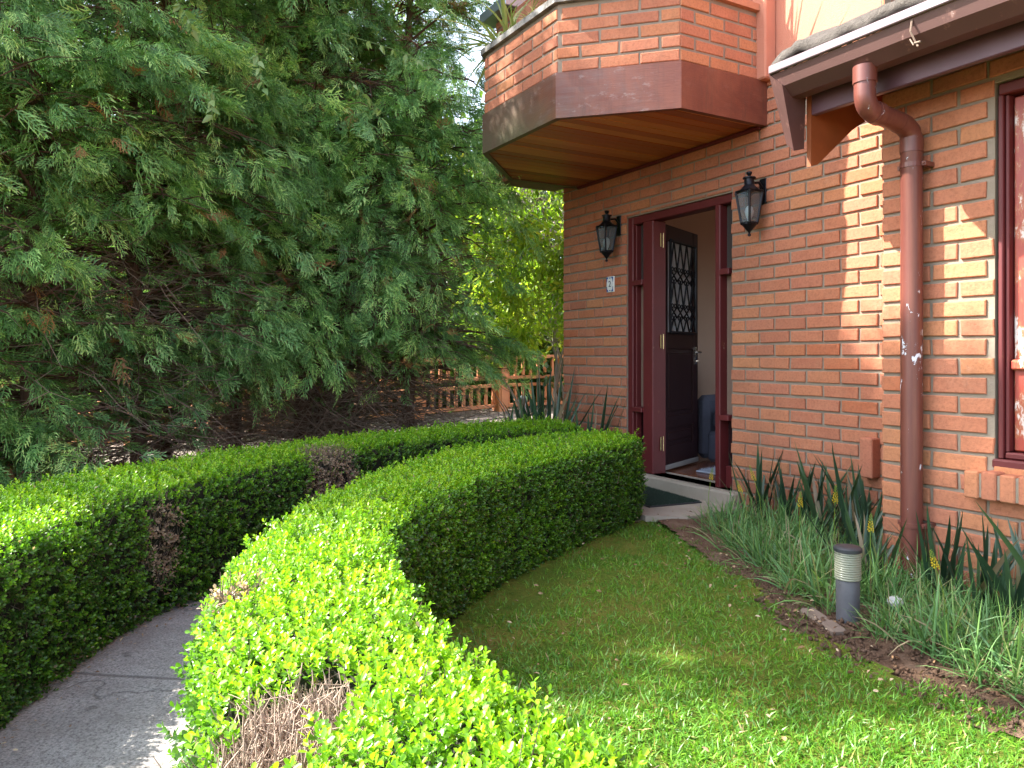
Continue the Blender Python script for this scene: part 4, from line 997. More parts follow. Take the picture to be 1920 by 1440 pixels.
rows = [(60, 5.2, 0, .3, (1.0, 1.0, 1.0), 'dense dark cypress at the left edge, its drooping sprays hanging lowest over the hedge'),
        (-300, 4.5, 0, 2.0, (1.0, 1.0, 1.07), 'tall dark cypress just beyond the left edge shading the lawn'),
        (-120, 5.3, 3, 3.0, (1.0, 1.0, 1.32), 'shorter cypress filling the row just beyond the left edge'),
        (250, 5.9, 3, 4.0, (1.0, 1.0, 1.1), 'cypress with slim trunk before the lit patio, left of the bare dark trunk'),
        (305, 6.4, 1, 1.7, (.95, .95, 1.15), 'cypress on a straight dark bare trunk rising from the hedge before the patio'),
        (572, 7.2, 2, .9, (1.0, 1.0, 1.1), 'cypress on the left stem of the close pair of thick trunks'),
        (604, 7.35, 2, 3.6, (.95, .95, 1.15), 'cypress on the right stem of the close pair of thick trunks'),
        (650, 7.7, 1, 5.2, (1.15, 1.15, 1.1), 'cypress with sunlit reddish trunk right of the twin trunks'),
        (765, 7.4, 1, 2.6, (.86, .86, 1.12), 'cypress nearest the house, its sprays brushing the balcony corner'),
        (-655, 3.65, 3, 1.0, (.62, .62, 1.25), 'narrow cypress well outside the left edge shading the lawn'),
        (440, 7.0, 1, 5.0, (.95, .95, 1.1), 'thin-crowned cypress between the bare dark trunk and the twin trunks')]
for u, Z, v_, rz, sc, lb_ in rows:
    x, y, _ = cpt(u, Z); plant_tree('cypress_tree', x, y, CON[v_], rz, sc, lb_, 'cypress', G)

# ------------------------------------------------------------------ broad-leaved trees behind
LEAFV = np.array([[0, 0, 0], [-.34, .38, .05], [-.22, .78, .03], [0, 1, -.05], [.22, .78, .03], [.34, .38, .05]]); LEAFF = np.array([[0, 3, 2, 1], [0, 5, 4, 3]])
def make_broad(seed, H, R, nleaf, size, mat, bark, droop=.2, narrow=1.0, stems=1, z_c=.6, clumps=46):
    rng = np.random.default_rng(seed); rnd = random.Random(seed); mb = MB(); cl = []
    for s_ in range(stems):
        lean = (rnd.uniform(-.25, .25), rnd.uniform(-.25, .25)); r0 = .035 * H / stems ** .5 * (.36 if stems > 1 else 1)
        tr = [np.array([lean[0] * t * t * H * .5 + (rnd.uniform(-.12, .12) if stems > 1 else 0), lean[1] * t * t * H * .5 + (rnd.uniform(-.12, .12) if stems > 1 else 0), t * H * .8]) for t in np.linspace(0, 1, 6)]
        tr[0][2] = -.1
        mb.tube([tuple(p) for p in tr], [r0 * (1 - .8 * t) for t in np.linspace(0, 1, 6)], 7, cap=False)
        for q in range(clumps // stems):
            p = tr[rnd.randint(2, 5)]; a = rnd.uniform(0, 6.28); e_ = rnd.uniform(-1, 1); rr = rnd.uniform(.35, 1) ** .5
            e = np.array([R * rr * math.cos(a) * math.sqrt(1 - e_ * e_ * .8), R * rr * math.sin(a) * math.sqrt(1 - e_ * e_ * .8), H * (z_c + (1 - z_c) * e_ * rr)])
            mid = (p + e) / 2 + np.array([0, 0, .1 * R])
            mb.tube([tuple(p), tuple(mid), tuple(e)], [r0 * .3, r0 * .16, r0 * .06], 4, cap=False); cl.append(e)
    cl = np.array(cl); m = nleaf // len(cl); N = m * len(cl)
    c = np.repeat(cl, m, 0); rad = np.repeat(rng.uniform(.22, .42, len(cl)) * R, m)
    off = rng.normal(0, 1, (N, 3)); off = unit(off) * (rng.random(N) ** .45 * rad)[:, None]; off[:, 2] *= .7
    # leaves sit in short runs along twigs
    run = rng.normal(0, 1, (N // 6 + 1, 3)); run = np.repeat(unit(run), 6, 0)[:N]; k_ = np.tile(np.arange(6), N // 6 + 1)[:N]
    base = np.repeat(off[::6], 6, 0)[:N]
    P = c + base + run * (k_ * size * .6)[:, None]
    d = run + rng.normal(0, .6, (N, 3)); d[:, 2] -= droop
    ls = rng.uniform(.7, 1.25, N) * size
    V, F = scatter(LEAFV, LEAFF, P, frames(d, rng.normal(0, .6, (N, 3)) + np.array([0, 0, 1])), np.c_[ls * narrow, ls, ls])
    t = np.clip(np.repeat(rng.uniform(.1, .8, len(cl)), m) + rng.normal(0, .17, N), 0, 1)
    crown = np_mesh('crown', V, F, mat, np.repeat(t, 2))
    me = bpy.data.meshes.new('trunk'); me.from_pydata(mb.v, [], mb.f); me.materials.append(bark); me.polygons.foreach_set('use_smooth', [True] * len(mb.f)); me.update()
    return me, crown
BA = make_broad(21, 6.5, 2.6, 26000, .13, M['bg_leaf'], M['bark'])
BB = make_broad(22, 7.5, 2.3, 15000, .14, M['grey_leaf'], M['pale_bark'], .35, .6, 1, .62, 34)
BC = make_broad(23, 2.0, 1.35, 22000, .075, M['bg_leaf'], M['bark'], .1, 1, 3, .5, 40)
BD = make_broad(24, 5.0, 2.4, 16000, .12, M['bright_leaf'], M['bark'], .3, .8)
BE = make_broad(25, 3.3, .95, 11000, .085, M['bright_leaf'], M['pale_bark'], .55, .55, 6, .62, 60)
x, y, _ = cpt(1052, 8.6)
t = plant_tree('leaning_shrub', x, y, BE, .6, (1, 1, 1.02), 'yellow-green sunlit shrub with many pale leaning stems beside the house corner', 'shrub', None, .15)
far = [('broadleaf_tree', 930, 17, BB, 1.2, (1, 1, 1.0), 'sparse grey-green tree with bare pale limbs against the blue sky beside the balcony'),
       ('broadleaf_tree', 1040, 21, BB, 4.2, (1.2, 1.2, 1.1), 'pale tree top glimpsed behind the yellow-green shrub'),
       ('broadleaf_tree', 700, 15, BD, .2, (1, 1, 1.25), 'sunlit yellowish tree seen in the gaps between the cypress trunks'),
       ('broadleaf_tree', 860, 20, BD, 2.9, (1.1, 1.1, 1.3), 'sunlit yellowish tree glowing between cypress and balcony'),
       ('broadleaf_tree', 480, 14, BA, 3.1, (1, 1, 1), 'broad green tree behind the cypress row, middle of the left half'),
       ('broadleaf_tree', 200, 13, BA, 5.0, (1, 1, 1.05), 'broad green tree glimpsed behind the lit patio'),
       ('broadleaf_tree', -80, 12, BA, 1.0, (1, 1, 1.05), 'broad green tree deep behind the left edge cypress'),
       ('broadleaf_tree', 330, 17, BD, 4.4, (1.2, 1.2, 1.3), 'sunlit yellow tree far behind the slim cypress trunks'),
       ('broadleaf_tree', 40, 17, BD, 3.7, (1.2, 1.2, 1.3), 'sunlit yellow tree far behind the left edge cypress'),
       ('broadleaf_tree', 600, 20, BB, 2.2, (1.2, 1.2, 1.3), 'pale grey-green tree far behind the twin trunks'),
       ('shrub', 900, 12.6, BC, .4, (1.2, 1.2, 1.0), 'dark green shrub directly behind the balustrade post'),
       ('shrub', 1010, 12.8, BC, 2.0, (1.2, 1.2, 1.15), 'leafy green shrub behind the balustrade, next to the house corner'),
       ('shrub', 780, 12.0, BC, 3.3, (1.2, 1.2, 1.2), 'dark green shrub behind the left half of the balustrade'),
       ('shrub', 640, 11.2, BC, 5.1, (1.1, 1.1, 1.1), 'green shrub behind the sunlit cypress trunk'),
       ('shrub', 480, 10.6, BC, .9, (1.1, 1.1, 1.0), 'green shrub beyond the patio, right of the dark trunk'),
       ('shrub', 300, 10.0, BC, 2.7, (1.1, 1.1, 1.0), 'green shrub beyond the patio behind the dark trunk'),
       ('shrub', 120, 9.4, BC, 4.4, (1.1, 1.1, 1.0), 'green shrub behind the left end of the balustrade'),
       ('shrub', 850, 15.5, BC, 1.4, (1.7, 1.7, 1.9), 'tall green shrub behind the first row, below the yellow tree'),
       ('shrub', 990, 16, BC, 5.7, (1.7, 1.7, 1.8), 'tall green shrub behind the pale leaning stems')]
for nm, u, Z, v_, rz, sc, lb_ in far:
    x, y, _ = cpt(u, Z); plant_tree(nm, x, y, v_, rz, sc, lb_, 'tree' if 'tree' in nm else 'shrub', 'trees beyond the balustrade' if 'tree' in nm else 'shrubs behind the balustrade', -.1)

# ------------------------------------------------------------------ hedges
def hedge(name, A, B, h, nst, dens, label, seed, patches=(), bare=None, leaf=(.0125, .0185)):
    """A, B: the two long edges (right-hand and left-hand); body with rounded shoulders, leafy shoots over it"""
    rng = np.random.default_rng(seed); root = tag(empty(name), label, 'hedge', 'clipped hedges beside the path')
    A, B = resample(A, nst), resample(B, nst)
    prof = [(0.03, .0), (.0, .10), (-.005, .3), (0.0, .46), (.02, .52), (.07, h - .012), (.2, h), (.5, h + .004), (.8, h), (.93, h - .012), (.98, .52), (1.0, .46), (1.005, .3), (1.0, .10), (.97, 0)]
    np_ = len(prof); V = []
    for a, b in zip(A, B):
        for s, z in prof: V.append((*(a + (b - a) * s), z))
    V = np.array(V)
    V3 = V + 0; amp = (fbm(V, 4.5, 3, seed) - .45)
    C = np.repeat((A + B) / 2, np_, 0); outd = np.c_[V[:, :2] - C, (V[:, 2] - .3) * .8]; outd = unit(outd)
    V3 += outd * (amp * .055)[:, None]
    i, j = np.meshgrid(np.arange(nst - 1), np.arange(np_ - 1), indexing='ij'); q = (i * np_ + j).ravel()
    F = np.c_[q, q + 1, q + np_ + 1, q + np_]
    caps = []
    def quadN(F):
        a, b, c, d = V3[F[:, 0]], V3[F[:, 1]], V3[F[:, 2]], V3[F[:, 3]]
        n = np.cross(c - a, d - b); ar = np.linalg.norm(n, axis=1) / 2; return a, b, c, d, unit(n), ar
    a, b, c, d, n, ar = quadN(F)
    flip = np.sum(n * outd[F[:, 0]], 1) < 0; n[flip] *= -1
    # end caps as fans of quads toward the middle line
    E = []; EN = []
    for s0, s1 in ((0, 1), (nst - 1, nst - 2)):
        ring = V3[s0 * np_:(s0 + 1) * np_]; dirn = np.array([*(((A[s0] + B[s0]) - (A[s1] + B[s1])) / 2), 0]); dirn /= np.linalg.norm(dirn)
        for t in range(np_ // 2):
            E.append([ring[t], ring[t + 1], ring[np_ - 2 - t], ring[np_ - 1 - t]]); EN.append(dirn)
    E = np.array(E); EN = np.array(EN)
    qa = np.vstack([a, E[:, 0]]); qb = np.vstack([b, E[:, 1]]); qc = np.vstack([c, E[:, 2]]); qd = np.vstack([d, E[:, 3]]); qn = np.vstack([n, EN])
    qar = np.r_[ar, np.linalg.norm(np.cross(E[:, 2] - E[:, 0], E[:, 3] - E[:, 1]), axis=1) / 2]
    # core
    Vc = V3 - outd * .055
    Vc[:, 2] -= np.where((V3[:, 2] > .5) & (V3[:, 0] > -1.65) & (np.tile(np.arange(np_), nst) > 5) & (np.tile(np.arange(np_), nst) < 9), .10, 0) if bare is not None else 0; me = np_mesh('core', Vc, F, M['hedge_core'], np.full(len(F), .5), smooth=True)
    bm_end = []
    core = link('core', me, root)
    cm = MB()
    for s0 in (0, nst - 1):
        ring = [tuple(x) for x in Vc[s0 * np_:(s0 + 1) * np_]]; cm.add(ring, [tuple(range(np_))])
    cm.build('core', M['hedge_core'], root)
    # shoots
    N = int(qar.sum() * dens); pick = rng.choice(len(qar), N, p=qar / qar.sum()); u, v_ = rng.random(N)[:, None], rng.random(N)[:, None]
    P = (qa[pick] * (1 - u) + qb[pick] * u) * (1 - v_) + (qd[pick] * (1 - u) + qc[pick] * u) * v_; Nn = qn[pick]
    keep = np.ones(N, bool); dead = np.zeros(N)
    for (px, py, pz, rx, rz_) in patches:
        dd_ = ((P[:, 0] - px) ** 2 + (P[:, 1] - py) ** 2) / rx ** 2 + ((P[:, 2] - pz) / rz_) ** 2
        dd_ = dd_ + 1.1 * (fbm(P, 9, 3, 77) - .45); dead = np.maximum(dead, np.clip(1.6 - dd_, 0, 1))
    if bare is not None:
        jit = (fbm(P, 14, 3, 5) - .45)[:, None] * .09 + rng.normal(0, .012, (N, 1))
        for pol in bare: keep &= ~(in_poly(P[:, :2] + jit, pol) & (P[:, 2] > h - .12))
    keep &= ~((dead > .35) & (rng.random(N) < .35))
    # thinner where the hedge has natural holes, and low on the sides
    hole = fbm(P, 11, 3, seed + 9); keep &= ~((hole < .30) & (rng.random(N) < .55)) | (P[:, 2] > h - .03)
    P, Nn, dead = P[keep], Nn[keep], dead[keep]; N = len(P)
    P = P + Nn * (rng.normal(-.004, .011, N))[:, None] + Nn * (rng.random(N) ** 9 * .04)[:, None]
    topness = np.clip(Nn[:, 2], 0, 1)
    axis = unit(Nn * .8 + np.array([0, 0, .45]) + rng.normal(0, .28, (N, 3)))
    side = unit(np.cross(axis, rng.normal(0, 1, (N, 3)))); oth = np.cross(axis, side)
    KL = 7; allP, allD, allN, allS, allT = [], [], [], [], []
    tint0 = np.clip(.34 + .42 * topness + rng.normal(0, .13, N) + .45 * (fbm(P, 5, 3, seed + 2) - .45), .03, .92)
    for q in range(KL):
        ang = q * 2.4 + rng.random(N) * .9; ring = side * np.cos(ang)[:, None] + oth * np.sin(ang)[:, None]
        el = .35 + .75 * q / KL
        dl = ring * math.cos(el) + axis * math.sin(el) + rng.normal(0, .12, (N, 3))
        allP.append(P + axis * (.004 * q - .013)); allD.append(dl); allN.append(axis - ring * .3 + rng.normal(0, .2, (N, 3)))
        sz = rng.uniform(leaf[0], leaf[1], N) * (1.0 - .035 * q); allS.append(sz)
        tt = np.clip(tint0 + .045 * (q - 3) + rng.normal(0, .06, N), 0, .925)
        dm = (rng.random(N) < dead * .9) | (rng.random(N) < .006); tt[dm] = .945 + .055 * rng.random(dm.sum()); allT.append(tt)
    P2, D2_, N2, S2, T2 = np.vstack(allP), np.vstack(allD), np.vstack(allN), np.concatenate(allS), np.concatenate(allT)
    lv = np.array([[0, 0, 0], [-.30, .45, .09], [-.27, .80, .07], [0, 1, -.02], [.27, .80, .07], [.30, .45, .09]])
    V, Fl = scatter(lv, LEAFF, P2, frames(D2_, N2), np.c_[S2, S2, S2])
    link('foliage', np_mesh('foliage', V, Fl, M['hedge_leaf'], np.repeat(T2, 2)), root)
    # twigs showing between the leaves
    n2 = int(N * .12); ii = rng.choice(N, n2); tp = P[ii] - Nn[ii] * .03; td = Nn[ii] * .5 + rng.normal(0, .6, (n2, 3)) + np.array([0, 0, .4])
    di = np.where(dead > .25)[0]; di = np.repeat(di, 2); n2 += len(di)
    tp = np.vstack([tp, P[di] - Nn[di] * .02]); td = np.vstack([td, Nn[di] * .25 + rng.normal(0, .55, (len(di), 3)) + np.array([0, 0, .9])])
    pv = np.array([[-1, 0, 0], [1, 0, 0], [.4, 1, 0], [-.4, 1, 0], [0, 0, -1], [0, 0, 1], [0, 1, .4], [0, 1, -.4]]); pf = np.array([[0, 1, 2, 3], [4, 5, 6, 7]])
    V, Ft = scatter(pv, pf, tp, frames(td, rng.normal(0, 1, (n2, 3))), np.c_[np.full(n2, .0013), rng.uniform(.03, .07, n2), np.full(n2, .0013)])
    link('twigs', np_mesh('twigs', V, Ft, M['twig'], np.full(len(Ft), .5)), root)
    if bare is not None:
        pts = []
        for pol in bare:
            pl_ = np.array(pol); lo, hi = pl_.min(0) - .03, pl_.max(0) + .03; m = int((hi - lo).prod() * 42000)
            Q = rng.uniform(lo, hi, (m, 2)); Q = Q[in_poly(Q + rng.normal(0, .008, (m, 2)), pol)]; pts.append(Q)
        Q = np.vstack(pts); m = len(Q); top = h - .016 + rng.normal(0, .02, m) - .03 * fbm(Q, 12, 2, 4); ln = rng.uniform(.10, .16, m)
        dr = np.c_[rng.normal(0, .30, (m, 2)), np.ones(m)]; base = np.c_[Q, top - ln]
        sv = []; sf_ = []
        for r_, (zz, rad, bx) in enumerate(((0, 1, 0), (.5, .85, .05), (1, .6, 0))):
            for k_ in range(4): sv.append((rad * math.cos(k_ * math.pi / 2) + 0, zz, rad * math.sin(k_ * math.pi / 2)))
        for r_ in range(2):
            for k_ in range(4): sf_.append((r_ * 4 + k_, r_ * 4 + (k_ + 1) % 4, r_ * 4 + 4 + (k_ + 1) % 4, r_ * 4 + 4 + k_))
        rd = rng.uniform(.0011, .0022, m)
        V, Fs_ = scatter(np.array(sv), np.array(sf_), base, frames(dr, rng.normal(0, 1, (m, 3))), np.c_[rd, ln, rd])
        n3 = int(m * .9); ii = rng.choice(m, n3); tt_ = rng.uniform(.45, .95, n3); bb = base[ii] + unit(dr[ii]) * (ln[ii] * tt_)[:, None]
        l3 = rng.uniform(.02, .06, n3); d3 = np.c_[rng.normal(0, .7, (n3, 2)), rng.uniform(.1, 1.1, n3)]
        V3_, F3_ = scatter(np.array(sv), np.array(sf_), bb, frames(d3, rng.normal(0, 1, (n3, 3))), np.c_[rd[ii] * .6, l3, rd[ii] * .6])
        V = np.vstack([V, V3_]); Fs_ = np.vstack([Fs_, F3_ + m * 12])
        link('bare_stems', np_mesh('bare_stems', V, Fs_, M['dead_stem'], np.full(len(Fs_), .5), smooth=True), root)
    return root
PATCH = [(-.98, .17), (-1.09, .165), (-1.255, .22), (-1.345, .335), (-1.265, .43), (-1.19, .415), (-1.09, .335), (-1.03, .265)]
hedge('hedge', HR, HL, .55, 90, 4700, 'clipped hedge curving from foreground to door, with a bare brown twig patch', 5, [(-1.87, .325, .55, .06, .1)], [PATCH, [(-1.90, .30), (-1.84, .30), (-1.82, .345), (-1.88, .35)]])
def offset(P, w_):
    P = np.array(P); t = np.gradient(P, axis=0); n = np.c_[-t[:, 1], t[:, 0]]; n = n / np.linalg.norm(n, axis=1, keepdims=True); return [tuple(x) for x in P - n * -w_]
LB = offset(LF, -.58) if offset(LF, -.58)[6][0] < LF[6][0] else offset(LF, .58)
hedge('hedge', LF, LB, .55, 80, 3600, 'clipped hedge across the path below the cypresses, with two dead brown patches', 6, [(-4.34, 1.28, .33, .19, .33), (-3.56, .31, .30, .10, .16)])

# ------------------------------------------------------------------ lawn grass
rng = np.random.default_rng(77)
n = 300000
P = np.c_[rng.uniform(-4.2, 1.2, n), rng.uniform(.6, 3.6, n)]
P = P[in_poly(P + (fbm(P, 6, 3, 60) - .45)[:, None] * .3 + rng.normal(0, .03, P.shape), LAWN) & ~in_poly(P, HR + HL[::-1])]
dist = np.linalg.norm(P, axis=1)
den = np.clip(1.55 * (fbm(P, 2.2, 4, 9) - .24) + .5 * (fbm(P, 8, 2, 13) - .4), .08, 1) * np.clip(1.15 - (dist - 2.2) * .12, .45, 1)
den = np.maximum(den, np.clip(1.5 - (dist - 1.9) * 1.3, 0, .95))
P = P[rng.random(len(P)) < den]; n = len(P)
gv = np.array([[-.5, 0, 0], [.5, 0, 0], [.45, .5, .10], [-.45, .5, .10], [.06, 1, -.02], [-.06, 1, -.02]]); gf = np.array([[0, 1, 2, 3], [3, 2, 4, 5]])
dd = np.c_[rng.normal(0, 1, (n, 2)), np.abs(rng.normal(.75, .5, n))]
L = rng.uniform(.016, .046, n) * (1 + .25 * (fbm(P, 3, 2, 1) - .4))
V, F = scatter(gv, gf, np.c_[P, lawn_z(P) - .004], frames(dd, np.array([0, 0, 1.0]) + rng.normal(0, .35, (n, 3))), np.c_[rng.uniform(.0028, .0052, n) * np.clip(1.5 - .2 * np.linalg.norm(P, axis=1), .8, 1.2), L, L])
t = np.clip(.42 + rng.normal(0, .18, n) + .5 * (fbm(P, 1.5, 3, 31) - .45), 0, .95); t[rng.random(n) < .03] = 1
go = struct(link('grass', np_mesh('grass', V, F, M['grass'], np.repeat(t, 2))), 'stuff'); tag(go, 'short broad-bladed grass growing in tufts over the mossy lawn', 'grass')
# dry litter over soil and lawn edge
n = 2600
P = np.c_[rng.uniform(-4.0, .5, n), rng.uniform(.9, 3.9, n)]; 
edge = np.abs(P[:, 1] - np.interp(P[:, 0], [-3.7, -3.14, -2.55, -2.16, -1.83, -1.5, 0], [3.42, 3.12, 2.79, 2.6, 2.485, 2.43, 2.5]))
P = P[(in_poly(P, LAWN) | (P[:, 1] > 2.3)) & (rng.random(n) < np.clip(1 - edge * 2.2, .10, 1))]; n = len(P)
dd = np.c_[rng.normal(0, 1, (n, 2)), rng.normal(0, .2, n)]; L = rng.uniform(.008, .028, n)
V, F = scatter(LEAFV, LEAFF, np.c_[P, np.full(n, .045)], frames(dd, np.array([0, 0, 1.0]) + rng.normal(0, .4, (n, 3))), np.c_[L * .8, L, L * 2])
lo = struct(link('dry_leaves', np_mesh('dry_leaves', V, F, M['litter'], np.repeat(rng.random(n), 2))), 'stuff'); tag(lo, 'dry leaf and twig litter scattered on the bare soil', 'leaf litter')

# clippings and dirt on the path, clods on the soil
def litter(name, P, z, smin, smax, mat, label, cat, thick=.35, seed=0):
    g = np.random.default_rng(seed); n = len(P); L = g.uniform(smin, smax, n); d = np.c_[g.normal(0, 1, (n, 2)), g.normal(0, .2, n)]
    V, F = scatter(LEAFV, LEAFF, np.c_[P, np.full(n, z)], frames(d, np.array([0, 0, 1.0]) + g.normal(0, thick, (n, 3))), np.c_[L * .8, L, L])
    tag(struct(link(name, np_mesh(name, V, F, mat, np.repeat(g.random(n), 2))), 'stuff'), label, cat)
n = 9000; P = np.c_[rng.uniform(-4, -.8, n), rng.uniform(-1.2, 2.2, n)]
P = P[in_poly(P, PATH)]; dl = np.min(np.linalg.norm(P[:, None] - resample(LF, 120)[None], axis=2), 1); dr_ = np.min(np.linalg.norm(P[:, None] - resample(HL, 120)[None], axis=2), 1)
P = P[rng.random(len(P)) < np.clip(1.0 - np.minimum(dl, dr_) * 6, .03, 1)]
litter('hedge_clippings', P, .016, .006, .016, M['litter'], 'dry hedge clippings gathered along the edges of the concrete path', 'leaf litter', .35, 3)
n = 30000; P = np.c_[rng.uniform(-4, .2, n), rng.uniform(2.3, 3.7, n)]; ed = P[:, 1] - np.interp(P[:, 0], [-3.7, -3.14, -2.55, -2.16, -1.83, -1.5, 0], [3.42, 3.12, 2.79, 2.6, 2.485, 2.43, 2.5])
P = P[(ed > -.10) & (ed < .42) & (rng.random(n) < .55)]; n = len(P)
ico = np.array([[1, 0, 0], [-1, 0, 0], [0, 1, 0], [0, -1, 0], [0, 0, 1], [0, 0, -1.0]]); icf = np.array([[0, 2, 4], [2, 1, 4], [1, 3, 4], [3, 0, 4], [2, 0, 5], [1, 2, 5], [3, 1, 5], [0, 3, 5]])
L = .003 + .010 * rng.random(n) ** 3
V, F = scatter(ico, icf, np.c_[P, .012 + .07 * (fbm(P, 5, 5, 5) - .5)], frames(rng.normal(0, 1, (n, 3)), rng.normal(0, 1, (n, 3))), np.c_[L, L * 1.3, L * .8])
tag(struct(link('soil_crumbs', np_mesh('soil_crumbs', V, F, M['soil'], np.full(len(F), .5))), 'stuff'), 'crumbs of red brown earth along the bare bed edge', 'soil crumbs')

# ------------------------------------------------------------------ bed plants
def blade_clump(seed, n, L, W, spread, mat, up=(.5, 1.4), bend=.5, seg=5, fold=.25, tint=(.45, .2), dry=.06, kink=0):
    rng = np.random.default_rng(seed); V = []; F = []; T = []
    for i in range(n):
        az = rng.uniform(0, 6.28); l = L * rng.uniform(.55, 1.1); wd = W * rng.uniform(.7, 1.2); el = rng.uniform(*up)
        p = np.array([rng.normal(0, spread), rng.normal(0, spread), 0]); d = np.array([math.cos(az) * math.cos(el), math.sin(az) * math.cos(el), math.sin(el)])
        s = np.array([-math.sin(az), math.cos(az), 0]); tw = rng.uniform(-.8, .8); b0 = len(V)
        s = s * math.cos(tw) + np.cross(d, s) * math.sin(tw); tn = np.clip(rng.normal(*tint), 0, .92)
        if rng.random() < dry: tn = rng.uniform(.94, 1)
        bd = bend * rng.uniform(.3, 1.3)
        for q in range(seg + 1):
            t = q / seg; wq = wd * (min(1, .55 + 2 * t) if t < .25 else 1) * (1 - t ** 3) + .0004
            nrm = np.cross(s, d)
            V += [p - s * wq / 2 + nrm * fold * wq, p, p + s * wq / 2 + nrm * fold * wq]
            if q < seg:
                a = b0 + q * 3; F += [[a, a + 1, a + 4, a + 3], [a + 1, a + 2, a + 5, a + 4]]; T += [tn + .1 * t, tn + .1 * t]
            d = d + np.array([0, 0, -bd * (.4 + t) / seg * 1.3]) + rng.normal(0, .03, 3); d /= np.linalg.norm(d); p = p + d * l / seg
    return np_mesh('foliage', np.array(V), np.array(F), mat, np.clip(T, 0, 1))
fine = [blade_clump(100 + i, 52, .27, .0078, .04, M['bulbine'], (.45, 1.5), .85, 5, .3, (.42 + .07 * i, .2), .07) for i in range(4)]
sword = [blade_clump(200 + i, 14, .56, .032, .04, M['sword'], (.95, 1.52), .26, 6, .16, (.42, .25), .12) for i in range(4)]
sword_low = [blade_clump(220 + i, 24, .42, .02, .06, M['sword'], (.25, 1.4), .8, 6, .16, (.45, .25), .25) for i in range(2)]
rnd = random.Random(12)
spots = []
bedx = [-3.75, -3.14, -2.55, -2.16, -1.83, -1.5, -1.0, 0]; bedy = [3.55, 3.24, 2.94, 2.82, 2.70, 2.63, 2.6, 2.6]
tries = 0
while len(spots) < 100 and tries < 6000:
    tries += 1
    x = rnd.uniform(-3.74, -.55); y = rnd.uniform(2.55, 4.0)
    lo = np.interp(x, bedx, bedy); hi = 3.95 if x < -2.45 else 3.38
    if x < -2.4: hi = min(hi, lo + .52)
    if not lo < y < hi: continue
    if math.hypot(x + 2.085, y - 2.79) < .15: continue
    if math.hypot(x - PX, y - PY) < .1: continue
    if any(math.hypot(x - a, y - b) < .115 for a, b in spots): continue
    spots.append((x, y))
for i, (x, y) in enumerate(spots):
    o = link('tufted_plant', fine[i % 4]); o.location = (x, y, .0); o.rotation_euler = (0, 0, rnd.uniform(0, 6.28)); s = rnd.uniform(.6, 1.12); o.scale = (s, s, s * rnd.uniform(.85, 1.15))
    tag(o, 'grey-green tuft of fine arching leaves in the bed below the brick wall', 'tufted plant', 'fine-leaved tufts filling the bed')
SW = [(-3.62, 3.93, 1.0, 'sword-leaved plant nearest the front door, two tall blades against the brick'), (-3.44, 3.96, .9, 'sword-leaved plant second from the door along the brick wall'), (-3.22, 3.95, .95, 'sword-leaved plant midway along the wall between door and corner'),
      (-3.05, 3.88, 1.05, 'tall sword-leaved plant right of the middle, below the shaded brick'), (-2.87, 3.9, 1.12, 'tallest sword-leaved plant standing under the projecting brick stub'), (-2.72, 3.78, 1.0, 'dark sword-leaved plant crowding the inner wall corner'),
      (-2.50, 3.40, .9, 'sword-leaved plant at the brick corner left of the downpipe'), (-2.34, 3.3, .8, 'sword-leaved plant against the left of the downpipe foot'), (-2.05, 3.36, .85, 'sword-leaved plant just right of the downpipe foot'),
      (-1.86, 3.33, .9, 'sword-leaved plant with curled blade under the window sill end'), (-1.68, 3.3, .85, 'sword-leaved plant below the rowlock window sill'), (-1.42, 3.2, 1.15, 'large sword-leaved plant at the right edge with long leaning blades'), (-1.28, 3.05, 1.15, 'sword-leaved plant cut by the right edge of the view')]
for i, (x, y, s, lb_) in enumerate(SW):
    o = link('sword_plant', sword[i % 4]); o.location = (x, y, 0); o.rotation_euler = (0, 0, rnd.uniform(0, 6.28)); o.scale = (s, s, s); tag(o, lb_, 'sword plant', 'sword-leaved plants along the brick wall')
# dark strappy clump by the house corner, left of the door
for i, (x, y, s) in enumerate([(-6.25, 3.75, 1.3), (-6.0, 3.6, 1.35), (-5.8, 3.85, 1.2), (-5.6, 3.65, 1.2), (-5.4, 3.85, 1.1), (-6.45, 3.9, 1.3), (-5.25, 3.9, 1.0), (-5.95, 3.9, 1.3)]):
    o = link('strappy_plant', (sword_low + sword)[i % 4]); o.location = (x, y - .15, 0.02); o.rotation_euler = (0, 0, rnd.uniform(0, 6.28)); o.scale = (s * 1.25, s * 1.25, s * 1.6)
    tag(o, 'dark strap-leaved clump growing at the foot of the brick wall left of the door', 'strap-leaved plant', 'strap-leaved clumps left of the door')
# yellow flower spikes
def spike(seed, h):
    rng = np.random.default_rng(seed); mb = MB(); pts = [(0, 0, 0), (rng.normal(0, .012), rng.normal(0, .012), h * .5), (rng.normal(0, .03), rng.normal(0, .03), h)]
    mb.tube(pts, [.0022, .002, .0012], 5, tint=1.0)
    top = np.array(pts[2]); mid = np.array(pts[1]); 
    for q in range(46):
        t = q / 45; c = top * (.55 + .45 * t) + mid * (.45 - .45 * t); a = q * 2.4; r = .011 * (1 - .75 * t) + .002
        c = c + np.array([math.cos(a) * r, math.sin(a) * r, 0]); s = .0048 * (1 - .55 * t); tn = .3 + .3 * rng.random() if t < .6 else 1.0
        mb.add([c + np.array(o_) * s for o_ in ((1, 0, 0), (-1, 0, 0), (0, 1, 0), (0, -1, 0), (0, 0, 1), (0, 0, -1))], [(0, 2, 4), (2, 1, 4), (1, 3, 4), (3, 0, 4), (2, 0, 5), (1, 2, 5), (3, 1, 5), (0, 3, 5)], 0, tn)
    return mb
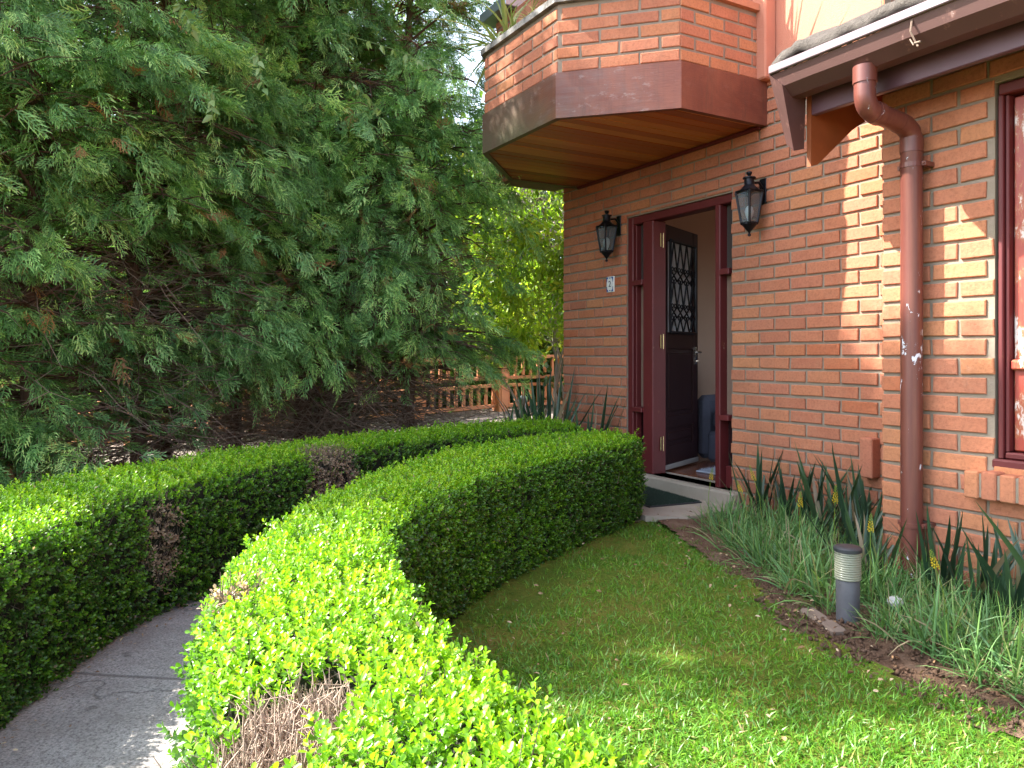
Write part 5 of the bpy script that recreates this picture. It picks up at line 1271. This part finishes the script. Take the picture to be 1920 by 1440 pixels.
FL = [(-3.86, 3.72, .34, 'yellow flower spike leaning by the landing slab'), (-3.42, 3.76, .40, 'yellow flower spike among blades close to the door jamb'), (-3.44, 3.64, .31, 'shorter yellow flower spike just below the one by the door jamb'),
      (-2.82, 3.38, .36, 'yellow flower spike in the middle of the bed'), (-2.68, 3.5, .42, 'yellow flower spike before the inner wall corner'), (-2.28, 3.22, .36, 'yellow flower spike beside the downpipe foot'), (-1.78, 3.0, .34, 'yellow and green flower spike below the sill end'), (-1.45, 3.02, .40, 'yellow flower spike nearest the right edge')]
for i, (x, y, h, lb_) in enumerate(FL):
    o = spike(300 + i, h).build('flower_spike', M['yellow_flower']); o.location = (x, y, 0.01); o.rotation_euler = (rnd.uniform(-.12, .12), rnd.uniform(-.12, .12), 0); tag(o, lb_, 'flower spike', 'yellow flower spikes in the bed')
# balcony plants
spid = blade_clump(400, 60, .55, .018, .05, M['spider'], (.1, 1.3), 1.5, 7, .15, (.5, .25), .1)
for x, y, z, s, lb_ in ((-5.5, 3.1, 3.6, 1.35, 'arching variegated plant spilling over the far corner of the balcony'), (-5.1, 3.2, 4.0, 1.1, 'second arching ribbon-leaved plant above the weathered balcony coping'), (-4.75, 2.92, 3.5, .42, 'small star-shaped ribbon plant rooted behind the balcony coping')):
    o = link('ribbon_plant', spid); o.location = (x, y, z); o.scale = (s, s, s); o.rotation_euler = (0, 0, x * 3); tag(o, lb_, 'ribbon plant', 'plants growing on the balcony')
o = link('spiky_plant', blade_clump(401, 34, .75, .02, .04, M['spider'], (.6, 1.5), .35, 6, .15)); o.location = (-4.0, 3.5, 3.45); tag(o, 'upright spiky plant standing on the balcony beside the stucco wall', 'spiky plant')

# ------------------------------------------------------------------ climbing vines in the cypress
def vine(pix, Z, lab, seed):
    rng = np.random.default_rng(seed); root = tag(empty('climbing_vine'), lab, 'vine', 'vines trailing over the cypresses')
    pts = []
    for u, v_ in pix:
        p = cpt(u, Z); pts.append((p[0], p[1], 1.1 + (668 - v_) / 1442 * Z))
    P = resample(pts, 24); mb = MB(); mb.tube([tuple(x) for x in P], [.0024 * (1 - .6 * i / 23) for i in range(24)], 5); mb.build('stem', M['vine'], root)
    Q = P[3::3]; Q = np.repeat(Q, 2, 0); m = len(Q); d = np.c_[rng.normal(0, .5, (m, 2)), rng.uniform(-1.2, -.3, m)]; s = rng.uniform(.04, .085, m)
    lv = np.array([[0, 0, 0], [-.22, .25, .02], [-.14, .65, .03], [0, 1, -.05], [.14, .65, .03], [.22, .25, .02]])
    V, F = scatter(lv, LEAFF, Q, frames(d, rng.normal(0, .6, (m, 3)) + np.array([.6, -.5, .3])), np.c_[s, s, s])
    link('leaves', np_mesh('leaves', V, F, M['vine'], np.repeat(rng.random(m), 2)), root)
vine([(640, 62), (670, 72), (705, 82), (745, 95), (785, 112), (822, 132)], 5.4, 'pale vine tip arching out of the cypress toward the balcony', 1)
vine([(478, 90), (488, 130), (492, 160), (502, 185)], 4.5, 'short vine with narrow pale leaves hanging in the upper middle of the cypresses', 2)
vine([(330, 0), (345, 20), (355, 40), (362, 60)], 4.3, 'vine leaves hanging from the top edge of the view', 3)
vine([(655, 150), (690, 185), (720, 215)], 5.2, 'vine with round pale leaves slanting down before the dark cypress interior', 4)
vine([(398, 160), (396, 200), (400, 240), (392, 265)], 4.4, 'leafy vine tuft hanging beside the pale gap in the cypresses', 5)
